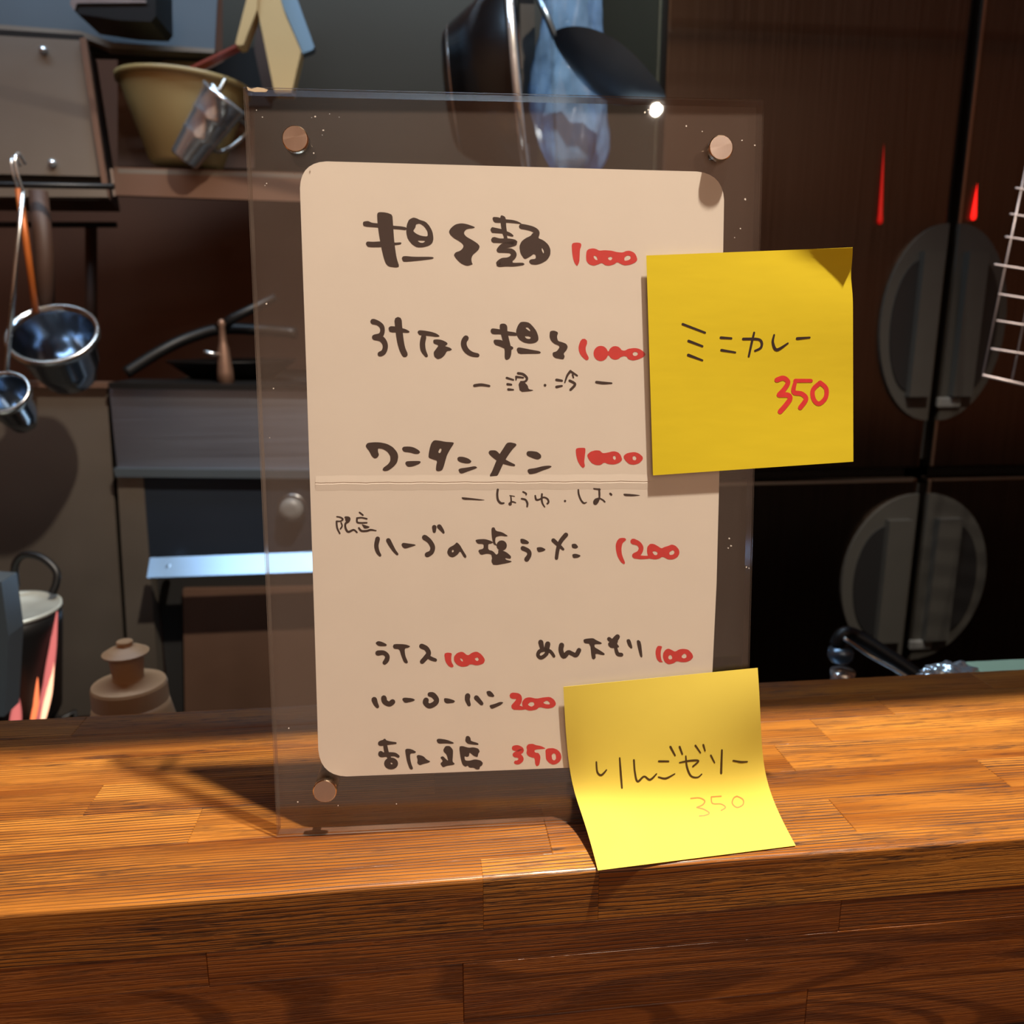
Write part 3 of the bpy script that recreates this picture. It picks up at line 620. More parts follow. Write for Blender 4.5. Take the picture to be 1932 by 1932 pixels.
run(B, 990, 1180, 8.05,
 (s_, (243,255,80),(265,355,66)), (s_, (350,282,82),(335,350,80),(330,430,60),(250,490,60),(200,450,55),(230,390,60),(310,370,60),(380,390,55),(420,430,50),(443,468,46)),
 (s_, (560,300,80),(550,380,75),(592,470,75),(660,410,70),(720,430,65),(780,450,70),(825,375,70)), (f_, [(890,215),(940,200),(1040,192),(1080,220),(1175,265),(1160,285),(1060,285),(1060,330),(1130,370),(1220,430),(1200,455),(1070,425),(1080,490),(1050,520),(1015,500),(995,280),(900,270)]),
 (s_, (1280,205,62),(1320,240,62)), (s_, (1408,172,78),(1340,260,100)), (f_, [(1265,265),(1330,230),(1425,240),(1400,275),(1440,325),(1400,345),(1310,345),(1270,310)]), (s_, (1380,340,50),(1410,430,60),(1468,445,62)),
 (f_, [(1540,215),(1600,205),(1640,340),(1615,355),(1570,310)]), (f_, [(1695,240),(1725,218),(1765,250),(1790,470),(1775,490),(1750,470)]))
run(D, 1200, 1190, 12.075,
 (f_, [(460,400),(500,340),(600,355),(570,440),(560,540),(580,680),(620,715),(540,720),(470,650),(440,500)]),
 (f_, [(620,500),(680,425),(740,405),(820,440),(890,480),(980,425),(1080,410),(1190,430),(1280,520),(1305,600),(1250,670),(1150,715),(1040,718),(930,690),(860,740),(740,770),(650,710),(610,600)], [(740,580),(780,545),(820,580),(825,640),(770,660),(735,630)], [(1040,570),(1100,515),(1150,550),(1150,610),(1090,635),(1040,610)]))
run(B, 690, 1290, 9.66,
 (s_, (155,290,104),(180,360,88),(213,415,66)), (s_, (330,262,105),(350,330,100),(430,370,95),(490,330,100)), (f_, [(660,280),(700,250),(850,265),(905,295),(850,325),(710,355)]),
 (s_, (1100,302,105),(1090,350,95),(1160,405,95),(1260,360,95),(1290,290,95),(1230,210,100),(1170,195,88)), (f_, [(1425,265),(1480,262),(1600,295),(1630,320),(1600,350),(1470,362),(1430,325)]))
run(B, 870, 1280, 9.66,
 (s_, (120,318,100),(115,390,90),(145,478,66)), (s_, (278,352,92),(330,410,80),(373,458,70)), (f_, [(455,240),(520,222),(570,260),(610,320),(580,342),(490,325)]), (f_, [(510,490),(610,465),(710,425),(775,435),(730,480),(650,520),(550,562)]))
run(D, 870, 1280, 9.66,
 (s_, (940,315,115),(1040,330,110),(1050,410,110),(985,500,120)), (s_, (975,510,125),(1090,540,70),(1160,540,50)),
 (f_, [(1110,430),(1160,360),(1250,340),(1370,370),(1500,345),(1620,335),(1700,390),(1735,470),(1680,530),(1570,552),(1430,520),(1370,570),(1250,590),(1160,560),(1115,500)], [(1210,480),(1260,430),(1320,430),(1340,480),(1280,520)], [(1490,440),(1560,400),(1610,430),(1620,475),(1540,470)]))
run(B, 700, 1380, 8.4,
 (s_, (150,190,85),(210,180,92),(300,183,55),(390,185,32)), (s_, (215,140,50),(230,250,68),(250,340,70),(290,420,60)), (s_, (155,350,85),(165,370,80),(250,365,75),(370,365,62),(430,395,48)),
 (f_, [(318 + 112 * math.cos(a), 508 + 95 * math.sin(a)) for a in [k * PI / 8 for k in range(16)]], [(305,500),(325,492),(345,510),(325,525)]),
 (f_, [(540,290),(570,272),(640,280),(715,320),(700,345),(620,350),(620,430),(640,520),(670,590),(640,608),(610,590),(570,480),(550,370)]), (f_, [(720,390),(750,370),(830,390),(880,445),(945,475),(900,500),(830,515),(770,538),(730,500),(740,450)]),
 (f_, [(1035,140),(1065,112),(1200,130),(1320,180),(1290,198),(1180,190),(1065,195)]), (f_, [(1145,290),(1180,230),(1250,230),(1300,290),(1300,360),(1290,480),(1330,510),(1310,530),(1200,545),(1140,572),(1095,510),(1140,470),(1095,410),(1140,390),(1180,430),(1225,470),(1200,370),(1150,320)]),
 (f_, [(1505,75),(1550,70),(1580,110),(1580,150),(1700,185),(1705,215),(1600,208),(1530,195),(1490,150)]),
 (f_, [(1395,240),(1450,230),(1550,260),(1620,250),(1700,270),(1725,320),(1700,350),(1690,410),(1630,390),(1560,330),(1555,390),(1520,405),(1480,390),(1490,460),(1560,465),(1650,440),(1740,460),(1775,500),(1760,540),(1725,560),(1720,600),(1670,605),(1630,575),(1560,575),(1530,540),(1500,562),(1450,530),(1420,430)]))
run(D, 940, 1380, 12.075,
 (s_, (370,380,125),(450,385,140),(525,430,125),(450,490,120),(385,530,120)), (s_, (385,530,120),(480,560,110),(522,635,115),(460,700,100),(400,705,85)),
 (f_, [(640,350),(680,290),(790,280),(850,310),(970,330),(1075,380),(1060,395),(850,410),(820,450),(850,485),(920,490),(965,570),(950,700),(930,770),(875,797),(840,740),(835,650),(820,600),(750,590),(670,550),(640,490),(655,420)]),
 (f_, [(1075,420),(1130,385),(1250,378),(1350,415),(1420,490),(1445,590),(1410,680),(1330,740),(1250,760),(1160,720),(1090,640),(1080,520)], [(1215,540),(1260,495),(1310,520),(1320,620),(1280,665),(1230,640)]))
letters(B, 'black_character', M['black_ink'], card, (1.2, 5))
letters(D, 'red_price', M['red_ink'], card, (8, 3))

# ---------------------------------------------------------------- sticky notes
# upper note: flat on the stand, its free upper right corner curling forward
n1 = thing('sticky_note', 'yellow sticky note reading 350 in thick red, stuck on the right edge of the stand', 'sticky note', tuple(pix_plate(1415, 680, -.001)), 'yellow sticky notes on the menu stand')
c1 = [(1219.5, 482), (1609, 467), (1610, 871), (1232, 897)]
def n1_off(a, b):   # b: 0 top .. 1 bottom
    k = max(0, (a - .62) / .38 + (0.16 - b) / .16 - 1.0)
    return .0005 + .0036 * min(k, 1.2) ** 1.9 + .0012 * max(0, a - .3) ** 2 * math.sin(b * PI) + .0004 * math.sin(b * 7) * a
def n1_pt(a, b, lift=0):
    t = np.array(c1[0]) * (1 - a) + np.array(c1[1]) * a; q = np.array(c1[3]) * (1 - a) + np.array(c1[2]) * a
    p = t * (1 - b) + q * b; p = p + np.array([-3.5 * a * math.exp(-((b - .13) / .07) ** 2), 0])
    return pix_plate(p[0], p[1], -(n1_off(a, b) + lift))
def grid_obj(name, fn, na, nb, mt, parent, thick):
    bm = bmesh.new(); g = [[bm.verts.new(fn(i / na, j / nb)) for i in range(na + 1)] for j in range(nb + 1)]
    for j in range(nb):
        for i in range(na): bm.faces.new((g[j][i], g[j][i + 1], g[j + 1][i + 1], g[j + 1][i]))
    for f in bm.faces:
        f.normal_update()
        if f.normal.dot(Vector(CAM) - f.calc_center_median()) < 0: f.normal_flip()
    me = bpy.data.meshes.new(name); bm.to_mesh(me); bm.free(); c = center(me)
    o = link(name, me, mt, parent, True, c - parent.location)
    md = o.modifiers.new('thickness', 'SOLIDIFY'); md.thickness = thick; md.offset = -1; es_ = o.modifiers.new('sharp_edges', 'EDGE_SPLIT'); es_.split_angle = .6; return o
grid_obj('paper', n1_pt, 28, 28, M['note'], n1, .00012)
def n1_map(x, y, lift):
    # invert the bilinear patch, then lift off the paper
    a, b = .5, .5
    for _ in range(8):
        t = np.array(c1[0]) * (1 - a) + np.array(c1[1]) * a; q = np.array(c1[3]) * (1 - a) + np.array(c1[2]) * a
        p = t * (1 - b) + q * b; ja = (np.array(c1[1]) - c1[0]) * (1 - b) + (np.array(c1[2]) - c1[3]) * b; jb = q - t
        d = np.linalg.solve(np.array([ja, jb]).T, np.array([x, y]) - p); a += d[0]; b += d[1]
    return Vector(n1_pt(a, b, lift + .00002))
I1 = Ink(n1_map)
run(I1, 1180, 440, 4.026, (s_, (435,690,18),(605,755,16)), (s_, (480,818,20),(585,858,16)), (s_, (478,925,22),(585,965,14)), (s_, (725,793,20),(805,798,16)), (s_, (730,888,20),(835,905,14)),
 (s_, (895,803,20),(1005,805,20),(1035,830,20),(1028,870,18),(985,893,16)), (s_, (978,755,16),(960,830,18),(937,935,16)), (s_, (1130,772,14),(1120,830,20),(1150,886,24),(1235,835,12)), (s_, (1305,800,22),(1400,792,14)))
letters(I1, 'black_character', M['black_ink'], n1, (2, 14))
I1 = Ink(n1_map)
run(I1, 1180, 440, 4.026, (s_, (1150,1115,38),(1200,1100,38),(1235,1130,36),(1210,1180,36),(1168,1228,40)), (s_, (1168,1228,40),(1235,1230,40),(1250,1260,38),(1215,1310,38),(1175,1355,38)), (s_, (1290,1120,30),(1410,1120,28)),
 (s_, (1290,1130,28),(1278,1205,36),(1340,1220,36),(1372,1260,36),(1328,1325,36)), (s_, (1480,1135,34),(1525,1180,34),(1520,1250,34),(1470,1295,34),(1430,1260,34),(1425,1190,34),(1480,1135,34)))
letters(I1, 'red_digit', M['red_ink'], n1, (-.5, 1))
# lower note: stuck at its top, sweeping out to rest on the counter
n2 = thing('sticky_note', 'yellow sticky note with thin faint red 350, curving down onto the counter', 'sticky note', (.15, -.01, .03), 'yellow sticky notes on the menu stand')
def bez(P, t): return (1 - t) ** 3 * P[0] + 3 * t * (1 - t) ** 2 * P[1] + 3 * t * t * (1 - t) * P[2] + t ** 3 * P[3]
LB = [pix_plate(1063, 1296, -.0005), None, np.array([.1162, -.0328, .0006])]
RB = [pix_plate(1429.5, 1260, -.0012), None, np.array([.1923, -.0272, .0006])]
LB[1:2] = [np.array([.1111, -.0032, .0063]), np.array([.1150, .0031, .0140])]; RB[1:2] = [np.array([.1855, -.0104, .0279]), np.array([.1919, .0100, .0083])]
def n2_pt(a, t, lift=0):
    p = bez(LB, t) * (1 - a) + bez(RB, t) * a
    p = p + N_ * (.0034 * math.sin(PI * a) ** .7 * math.sin(PI * min(1, t)) ** 1.3)
    if lift:
        e = 1e-3; pa = n2_pt(a + e, t) - n2_pt(a - e, t); pt = n2_pt(a, t + e) - n2_pt(a, t - e); nn = np.cross(pa, pt); nn /= np.linalg.norm(nn)
        if nn @ (CAM - p) < 0: nn = -nn
        p = p + nn * lift
    return p
grid_obj('paper', n2_pt, 20, 40, M['note_light'], n2, .00012)
def n2_map(x, y, lift):
    a, t = .5, .4; tgt = np.array([x, y])
    for _ in range(10):
        f0 = proj(n2_pt(a, t)); e = 1e-4; ja = (proj(n2_pt(a + e, t)) - f0) / e; jt = (proj(n2_pt(a, t + e)) - f0) / e
        d = np.linalg.solve(np.array([ja, jt]).T, tgt - f0); a += d[0]; t += max(-.1, min(.1, d[1])); t = min(max(t, 0), 1)
    return Vector(n2_pt(a, t, lift + .00003))
I2 = Ink(n2_map)
run(I2, 1040, 1240, 4.025, (s_, (343,795,12),(350,870,14),(380,895,16),(420,855,10)), (s_, (520,765,12),(528,880,16),(537,992,14)), (s_, (628,780,14),(635,870,14),(655,943,16),(705,905,14),(750,930,16),(800,885,10)), (s_, (818,790,16),(890,790,14)),
 (s_, (815,910,12),(870,920,16),(938,885,9)), (s_, (905,680,17),(940,745,13)), (s_, (975,680,16),(995,735,13)), (s_, (975,800,11),(1050,786,15),(1118,786,14),(1075,830,12)), (s_, (1022,750,11),(1030,830,15),(1060,900,15),(1110,912,12),(1143,887,9)),
 (s_, (1095,670,15),(1133,725,11)), (s_, (1155,665,15),(1168,710,11)), (s_, (1212,745,14),(1240,800,11)), (s_, (1296,705,14),(1290,880,17)), (s_, (1382,785,13),(1440,795,16),(1488,793,11)))
letters(I2, 'black_character', M['pen_ink'], n2, (3, 14))
I2 = Ink(n2_map)
run(I2, 1040, 1240, 4.025, (s_, (1060,1072,9),(1125,1068,9),(1165,1090,10),(1150,1120,10),(1105,1140,9)), (s_, (1105,1140,9),(1160,1155,10),(1200,1183,9),(1170,1200,9),(1125,1205,9)), (s_, (1215,1060,9),(1290,1055,9)),
 (s_, (1215,1065,9),(1225,1110,9),(1290,1115,9),(1323,1140,9),(1290,1163,9)), (s_, (1410,1055,10),(1455,1080,10),(1455,1120,10),(1410,1140,10),(1375,1110,10),(1385,1070,10),(1410,1055,10)))
letters(I2, 'thin_red_digit', M['red_pen'], n2, (1, 2))

# ================================================================ KITCHEN, RIGHT: four-door refrigerator
FY = .90
fr = thing('refrigerator', 'large four-door stainless steel refrigerator behind the menu stand', 'refrigerator', (.75, FY + .3, Z0))
a0 = at(1262, 60, FY); 
fx0, fx1 = a0.x - .002, a0.x + 1.25
seam_t = at(1842, 0, FY).x; seam = at(1747, 885, FY).x; SX = (seam_t + seam) / 2
zgap = at(1740, 893, FY).z; ztop = 1.02; zbot = Z0 + .08
box('body', (fx0, FY + .045, Z0), (fx1, FY + .7, ztop + .03), M['fridge_side'], fr, .003)
box('seal', (SX - .02, FY + .022, zbot), (SX + .02, FY + .046, ztop), M['seal'], fr)
box('seal', (fx0 + .01, FY + .022, zgap - .02), (fx1 - .01, FY + .046, zgap + .02), M['seal'], fr)
def half_ellipse(cx, cz, rx, rz, side, n=24):
    return [Vector((cx + side * rx * math.sin(a), 0, cz + rz * math.cos(a))) for a in [PI * i / n for i in range(n + 1)]]
def recessed_handle(door, cx, cz, rx, rz, side):
    Yd = FY - .0005
    def part(name, pts, d0, d1, mt, bev=0):
        pts = [Vector((p.x, Yd + d0, p.z)) for p in pts]; bm = prism(pts, (0, d1 - d0, 0))
        o = bm_obj(name, bm, mt, None, bevel=bev)
        o.parent = h if name != 'handle' else door; base = h.matrix_basis.translation + door.location if name != 'handle' else door.location
        o.location = o.location - base - fr.location; return o
    h = None
    h = part('handle', half_ellipse(cx, cz, rx, rz, side), -.006, .004, M['plastic'], .0025)
    part('recess_shade', half_ellipse(cx + side * rx * .42, cz - rz * .02, rx * .42, rz * .66, side), -.0085, -.0055, M['plastic_dark'])  # raised dark plate: shade of the grip slot put into its colour
    g0, g1 = (cx + side * rx * .12, cx + side * rx * .46)
    part('grip', [Vector((min(g0, g1), 0, cz - rz * .74)), Vector((max(g0, g1), 0, cz - rz * .74)), Vector((max(g0, g1), 0, cz + rz * .72)), Vector((min(g0, g1), 0, cz + rz * .72))], -.02, -.006, M['plastic'], .004)
    return h
def door(x0, x1, z0, z1, side, hc, hr, sx):
    o = box('door', (x0, FY, z0), (x1, FY + .03, z1), M['fridge'], fr, .004)
    recessed_handle(o, sx, hc, hr[0], hr[1], side); return o
g = .0085
hc1 = at(1752, 612, FY); hc2 = at(1715, 1090, FY)
r1 = (at(1860, 612, FY).x - at(1645, 612, FY).x) / 2, (at(1752, 430, FY).z - at(1752, 800, FY).z) / 2
dA = door(fx0, SX - g, zgap + .008, ztop, -1, hc1.z, r1, SX - g)
dB = door(SX + g, fx1, zgap + .008, ztop, 1, hc1.z, r1, SX + g)
r2 = (at(1845, 1090, FY).x - at(1595, 1090, FY).x) / 2, (at(1715, 935, FY).z - at(1715, 1245, FY).z) / 2
dC = door(fx0, SX - g, zbot, zgap - .008, -1, hc2.z, r2, SX - g)
dD = door(SX + g, fx1, zbot, zgap - .008, 1, hc2.z, r2, SX + g)
for zz0, zz1 in ((zgap + .012, ztop - .01), (zbot + .01, zgap - .012)):
    box('door_rim', (SX + g - .0005, FY - .002, zz0), (SX + g + .004, FY + .001, zz1), M['rim'], fr)
for xa, xb in ((fx0 + .01, SX - g - .01), (SX + g + .01, fx1 - .01)):
    box('door_rim', (xa, FY - .002, zgap - .0125), (xb, FY + .001, zgap - .0095), M['rim'], fr)
for sy in (hc1.z - r1[1] * .78, hc2.z - r2[1] * .78):
    box('latch_tab', (SX + .002, FY - .012, sy - .012), (SX + .04, FY - .004, sy + .004), M['plastic_grey'], fr, .003)
for (x, y0, y1, wd, lb) in ((1840, 345, 416, 5, 'bright red'), (1664, 270, 424, 5, 'dim red')):  # glowing tapers shaped as the red LED reflections on the doors
    p0, p1 = at(x - 4, y1, FY - .003), at(x + 4, y0, FY - .003)
    bm = bmesh.new(); rr = wd * .0008
    bm = lathe([(.0, 0), (rr * .8, .002), (rr, .006), (rr * .8, .015), (rr * .35, (p1 - p0).length * .7), (0, (p1 - p0).length)], p0, p1 - p0, 16)
    o = bm_obj('red_reflection', bm, M['red_bright' if x > 1700 else 'red_dim'], fr, True); o['label'] = lb + ' glow modelled for an LED reflection'

# wire rack hanging at far right
GY = .62
wr = thing('wire_rack', 'slanted grey wire grid rack in front of the refrigerator', 'wire rack', tuple(at(1900, 560, GY)))
def wire(a, b, r=.0011):
    bm_obj('wire', tube([at(*a, GY), at(*b, GY)], r, 8), M['grid'], wr, True)
for k in range(6):
    dx = 55 * k
    wire((1941 + dx, 290 - 1 * k), (1853 + dx, 712 + 11 * k))
for (y, x) in ((447, 1897), (499, 1876), (555, 1884), (605, 1880), (658, 1870), (404, 1906), (355, 1916)):
    wire((x, y), (x + 330, y + 52))
wire((1853, 708), (2180, 782), .0016)
bm_obj('hook', tube([at(1942, 292, GY), at(1952, 240, GY), at(1975, -200, GY)], .0015, 8), M['grid'], wr, True)
# thin bright rod put in for the light line reflected along the handle
tg_ = bm_obj('handle_glint', tube([at(1843, 610, FY - .012), at(1816, 704, FY - .012)], [.0016, .0022], 10), M['chrome_soft'], fr, True)

# worktop behind the counter
wt = thing('kitchen_worktop', 'low stainless kitchen worktop behind the wooden counter', 'worktop', (.3, .3, -.2))
box('worktop_sheet', (-.9, .13, -.215), (1.5, .50, -.2), M['worktop'], wt, .002)
box('cabinet_front', (-.9, .47, Z0), (1.5, .49, -.215), M['steel_dull'], wt)
# faucet
fa = thing('faucet', 'black and chrome kitchen faucet rising behind the counter on the right', 'faucet', tuple(at(1600, 1280, .34)))
FYY = .34
bz = at(1588, 1290, FYY)
bm_obj('riser', lathe([(.011, -.2 - bz.z), (.011, -.01), (.0095, .0), (.0095, .006), (.0105, .012)], (bz.x, bz.y, bz.z), (0, 0, 1), 24), M['chrome'], fa, True)
p = at(1585, 1232, FYY)
bm_obj('valve_cap', lathe([(0, -.001), (.008, 0), (.0105, .004), (.0105, .010), (.008, .0135), (0, .0145)], (p.x, p.y, p.z - .007), (0, -.1, 1), 24), M['ladle'], fa, True)
bm_obj('spout', tube([at(1578, 1218, FYY), at(1592, 1196, FYY), at(1620, 1202, FYY), at(1690, 1246, FYY - .02), at(1760, 1296, FYY - .04)], .0062, 14, smooth_n=5), M['iron'], fa, True)
bm_obj('spout_trim', tube([at(1592, 1204, FYY - .008), at(1640, 1236, FYY - .012), at(1690, 1264, FYY - .028), at(1728, 1288, FYY - .04)], .0019, 10, smooth_n=4), M['chrome_soft'], fa, True)
# wrapped package
pk = thing('wrapped_tray', 'silver foil and pale green tray at the far right behind the counter', 'tray', tuple(at(1850, 1275, .2)))
a = at(1780, 1262, .2); b2 = at(2050, 1246, .2)
box('board', (at(1842, 1250, .2).x, .188, a.z - .022), (b2.x, .212, a.z - .0005), M['pale_green'], pk, .002)
bm = bmesh.new(); bmesh.ops.create_icosphere(bm, subdivisions=4, radius=1)
for vv in bm.verts:
    n_ = 1 + .22 * math.sin(vv.co.x * 9 + vv.co.z * 5) * math.sin(vv.co.y * 7) + .1 * math.sin(vv.co.z * 17 + vv.co.x * 13)
    vv.co = Vector((vv.co.x * .020 * n_ + at(1812, 1262, .19).x, vv.co.y * .012 + .2, vv.co.z * .009 * n_ + a.z - .006))
bm_obj('foil', bm, M['foil'], pk, True)
box('tray_base', (a.x + .01, .19, -.2), (b2.x, .215, a.z - .022), M['steel_dull'], pk, .001)

# ================================================================ KITCHEN, TOP CENTRE: hanging utensils
rail_z = at(1000, -60, .8).z
rl = thing('hanging_rail', 'steel rail with the pan, bag and spoon hanging out of the top', 'rail', (.2, .8, rail_z))
bm_obj('rail', tube([(-.9, .8, rail_z), (1.2, .8, rail_z)], .006, 12), M['chrome_soft'], rl, True)
for hx in (-.85, .5, 1.15): bm_obj('bracket', tube([(hx, .8, rail_z), (hx, .8, Z1)], .004, 8), M['chrome_soft'], rl, True)
PYY = .74
op = bm_obj('olive_panel', prism([at(420, -120, 1.36), at(1120, -120, 1.36), at(1120, 352, 1.36), at(420, 352, 1.36)], (0, .02, 0)), M['olive'], None, bevel=.002)
tag(op, 'dark olive-grey steel wall panel behind the pan and bag', 'panel')
# pan: lying on its side, mouth to the right
c0 = at(848, 175, PYY); c1_ = at(976, 160, PYY - .013); ax = (c1_ - c0)
L_ = ax.length; rs, rb = (at(848, 60, PYY) - at(848, 290, PYY)).length / 2, (at(972, -50, PYY) - at(972, 340, PYY)).length / 2
pn = thing('steel_pan', 'dark shiny steel pan hanging on its side at top centre', 'pan', tuple(c0))
bm_obj('pan_body', lathe([(.0, .0), (rs * .86, .0), (rs * .97, .003), (rs, .010), (rs * 1.06, L_ * .12), (rb * .97, L_ * .93), (rb, L_), (rb * 1.035, L_ + .001), (rb * 1.04, L_ + .003), (rb * .985, L_ + .004), (rb * .95, L_ * .93), (rs * .97, L_ * .1), (0, L_ * .06)], c0, ax, 64), M['pan'], pn, True)
bm_obj('base_ring', lathe([(rs * 1.0, .006), (rs * 1.05, .008), (rs * 1.07, .012), (rs * 1.03, .016)], c0, ax, 64, close=True), M['chrome_soft'], pn, True)
bm_obj('rim_ring', lathe([(rb * 1.0, L_ - .003), (rb * 1.045, L_ - .002), (rb * 1.05, L_ + .004), (rb * 1.0, L_ + .006)], c0, ax, 64, close=True), M['chrome'], pn, True)
bm_obj('hanging_handle', tube([c0 + ax * .9 + Vector((0, 0, rb)), (c0.x + ax.x, .78, (c0.z + rb + rail_z) / 2 + .02), (c0.x + ax.x, .8, rail_z + .005)], .004, 10, smooth_n=4), M['iron'], pn, True)
# black slab put in as the dark gap between pan and bag
sl = slab('dark_gap', [(980, -80), (1006, -80), (1016, 330), (985, 330)], PYY + .085, .03, M['iron'], None, .002)
tag(sl, 'narrow black strip put in as the dark gap between pan and blue bag', 'tray')
# translucent bag
bg = bmesh.new(); nu, nv = 36, 44; gr = []
outl = lambda t: (1006 + 14 * math.sin(t * 7) + 28 * t, 1150 - 12 * math.sin(t * 5 + 1) - 12 * t)
for j in range(nv + 1):
    t = j / nv; l, r_ = outl(t); row = []
    for i in range(nu):
        a = 2 * PI * i / nu; cx_ = (l + r_) / 2; rx_ = (r_ - l) / 2
        y_ = -90 + 430 * t + 10 * math.sin(a * 2)
        wr_ = 1 + .1 * math.sin(a * 5 + t * 9) + .06 * math.sin(a * 11 + t * 23)
        k = min(1, math.sqrt(max(0, 1 - ((t - .5) / .5) ** 8)) + .02)
        p = at(cx_ + rx_ * math.cos(a) * wr_ * k, y_, PYY); row.append(bg.verts.new((p.x, PYY + .02 + .03 * math.sin(a) * wr_ * k, p.z)))
    gr.append(row)
for j in range(nv):
    for i in range(nu): bg.faces.new((gr[j][i], gr[j][(i + 1) % nu], gr[j + 1][(i + 1) % nu], gr[j + 1][i]))
bg.faces.new(gr[0]); bg.faces.new(gr[-1][::-1])
bag = bm_obj('plastic_bag', bg, M['bag'], None, True); tag(bag, 'crumpled blue translucent plastic bag hanging at top centre', 'bag')
bin_ = slab('paper_roll', [(1040, -80), (1112, -80), (1108, 300), (1052, 300)], PYY + .035, .03, M['steel_blue'], None, .004)
tag(bin_, 'blue-grey roll inside the hanging plastic bag', 'roll')
# big dark spoon
sp_ = thing('serving_spoon', 'dark wide steel spoon slanting in front of the plastic bag', 'spoon', tuple(at(1145, 120, PYY - .07)))
SYY = PYY - .06; A = at(1042, 68, SYY); Bp = at(1256, 184, SYY - .01); ax = (Bp - A); Ls = ax.length; ax = ax.normalized()
up = Vector((0, -1, 0)).cross(ax).normalized(); up = -up if up.z < 0 else up
bm = bmesh.new(); G = []; nu, nv = 14, 28
for side in (0, 1):
    rows = []
    for j in range(nv + 1):
        t = j / nv; wdt = .030 * math.sin(PI * t ** .85) ** .8 + .0004; row = []
        for i in range(nu + 1):
            s = -1 + 2 * i / nu
            dp = .028 * (1 - s * s) * math.sin(PI * t) - side * .0016
            P = A + ax * (Ls * t) + (Vector((0, -.80, .6))) * (s * wdt) * 1.0 + Vector((0, .35, -.9)).normalized() * dp
            row.append(bm.verts.new(P))
        rows.append(row)
    for j in range(nv):
        for i in range(nu): bm.faces.new((rows[j][i], rows[j][i + 1], rows[j + 1][i + 1], rows[j + 1][i]))
bm_obj('bowl', bm, M['ladle'], sp_, True)
bm_obj('handle', tube([A + ax * .004, A + Vector((-.012, .0, .03)), (A.x - .02, .76, A.z + .09), (A.x - .02, .795, rail_z + .01)], [.004, .003], 10, smooth_n=4), M['ladle'], sp_, True)

# ================================================================ KITCHEN, TOP LEFT
AN = math.radians(12)
def lslab(name, px, Y, d, mt, parent=None, bevel=.001): return slab(name, px, Y, d, mt, parent, bevel, AN)
hd = thing('range_hood', 'blue-grey stainless hood edge across the upper left', 'range hood', tuple(at(200, 30, 1.12, AN)))
lslab('hood_panel', [(-260, -200), (420, -200), (405, 93), (210, 82), (150, 60), (-260, 28)], 1.15, .02, M['steel_blue'], hd)
lslab('hood_lip', [(-260, 26), (150, 58), (215, 80), (405, 92), (404, 100), (205, 90), (150, 68), (-260, 38)], 1.13, .03, M['steel_dull'], hd)
lslab('hood_underside', [(155, 66), (410, 98), (410, 106), (165, 100)], 1.16, .03, M['void'], hd)
tr = thing('metal_box', 'small black box with chrome rim at the top left', 'box', tuple(at(215, 10, 1.0)))
slab('box_body', [(134, -60), (292, -60), (294, 30), (285, 41), (225, 38), (146, 26), (134, 10)], 1.0, .08, M['iron'], tr, .003)
slab('box_rim', [(134, -6), (275, 0), (276, 5), (145, 6), (140, 20), (132, 8)], .997, .01, M['chrome'], tr, .001)
# steel cabinet with two screws
cb = thing('steel_cabinet', 'dull steel cabinet door with two screws at the left edge', 'cabinet', tuple(at(80, 200, .95, AN)))
lslab('cabinet_frame', [(-260, 38), (157, 66), (206, 378), (-260, 372)], 1.0, .12, M['iron'], cb, .003)
lslab('door', [(-260, 52), (150, 76), (191, 333), (-260, 322)], .985, .012, M['steel_dull'], cb, .003)
lslab('door_edge', [(150, 72), (162, 70), (206, 374), (192, 345)], .975, .02, M['steel_brown'], cb, .001)
for sx_, sy_ in ((82, 95), (99, 308)):
    q = at(sx_, sy_, .982, AN); bm_obj('screw', lathe([(.0052, 0), (.0052, .003), (.003, .006), (0, .0068)], q, (math.sin(AN), -math.cos(AN), 0), 20), M['chrome'], cb, True)
lslab('bottom_rail', [(-260, 352), (200, 356), (203, 372), (-260, 370)], .965, .02, M['steel_dull'], cb, .002)
# utensil shelf
sh = thing('utensil_shelf', 'greasy steel shelf holding the cream tub and steel cup', 'shelf', tuple(at(330, 330, 1.02, AN)))
lslab('front_lip', [(214, 315), (700, 330), (700, 385), (216, 368)], 1.02, .012, M['steel_brown'], sh, .002)
lslab('back_panel', [(222, 112), (430, 114), (480, 116), (480, 318), (222, 314)], 1.25, .01, M['steel_brown'], sh, .001)
pA = at(222, 318, 1.02, AN); pB = at(700, 332, 1.02, AN)
bm_obj('shelf_plate', prism([pA, pB, pB + Vector((-math.sin(AN), math.cos(AN), 0)) * .22, pA + Vector((-math.sin(AN), math.cos(AN), 0)) * .22], (0, 0, -.006)), M['steel_dull'], sh)
lslab('end_plate', [(207, 318), (212, 318), (218, 370), (213, 370)], 1.01, .01, M['chrome_soft'], sh, .001)
# cream tub
tb = thing('cream_tub', 'cream plastic tapered tub standing on the utensil shelf', 'tub', tuple(at(345, 312, 1.09)))
tp = at(348, 160, 1.08); rt = (at(470, 150, 1.08) - at(222, 150, 1.08)).length / 2; hb = (at(345, 160, 1.08) - at(345, 314, 1.08)).length
bm_obj('tub_body', lathe([(0, -hb), (rt * .52, -hb), (rt * .56, -hb + .004), (rt * .95, -.006), (rt * .95, 0), (rt * .92, 0), (rt * .53, -hb + .006), (0, -hb + .006)], tp, (0.05, 0, 1), 56), M['cream'], tb, True)
bm_obj('rim', lathe([(rt * .93, -.006), (rt * 1.0, -.006), (rt * 1.01, .001), (rt * .93, .003)], tp, (.05, 0, 1), 56, close=True), M['cream'], tb, True)
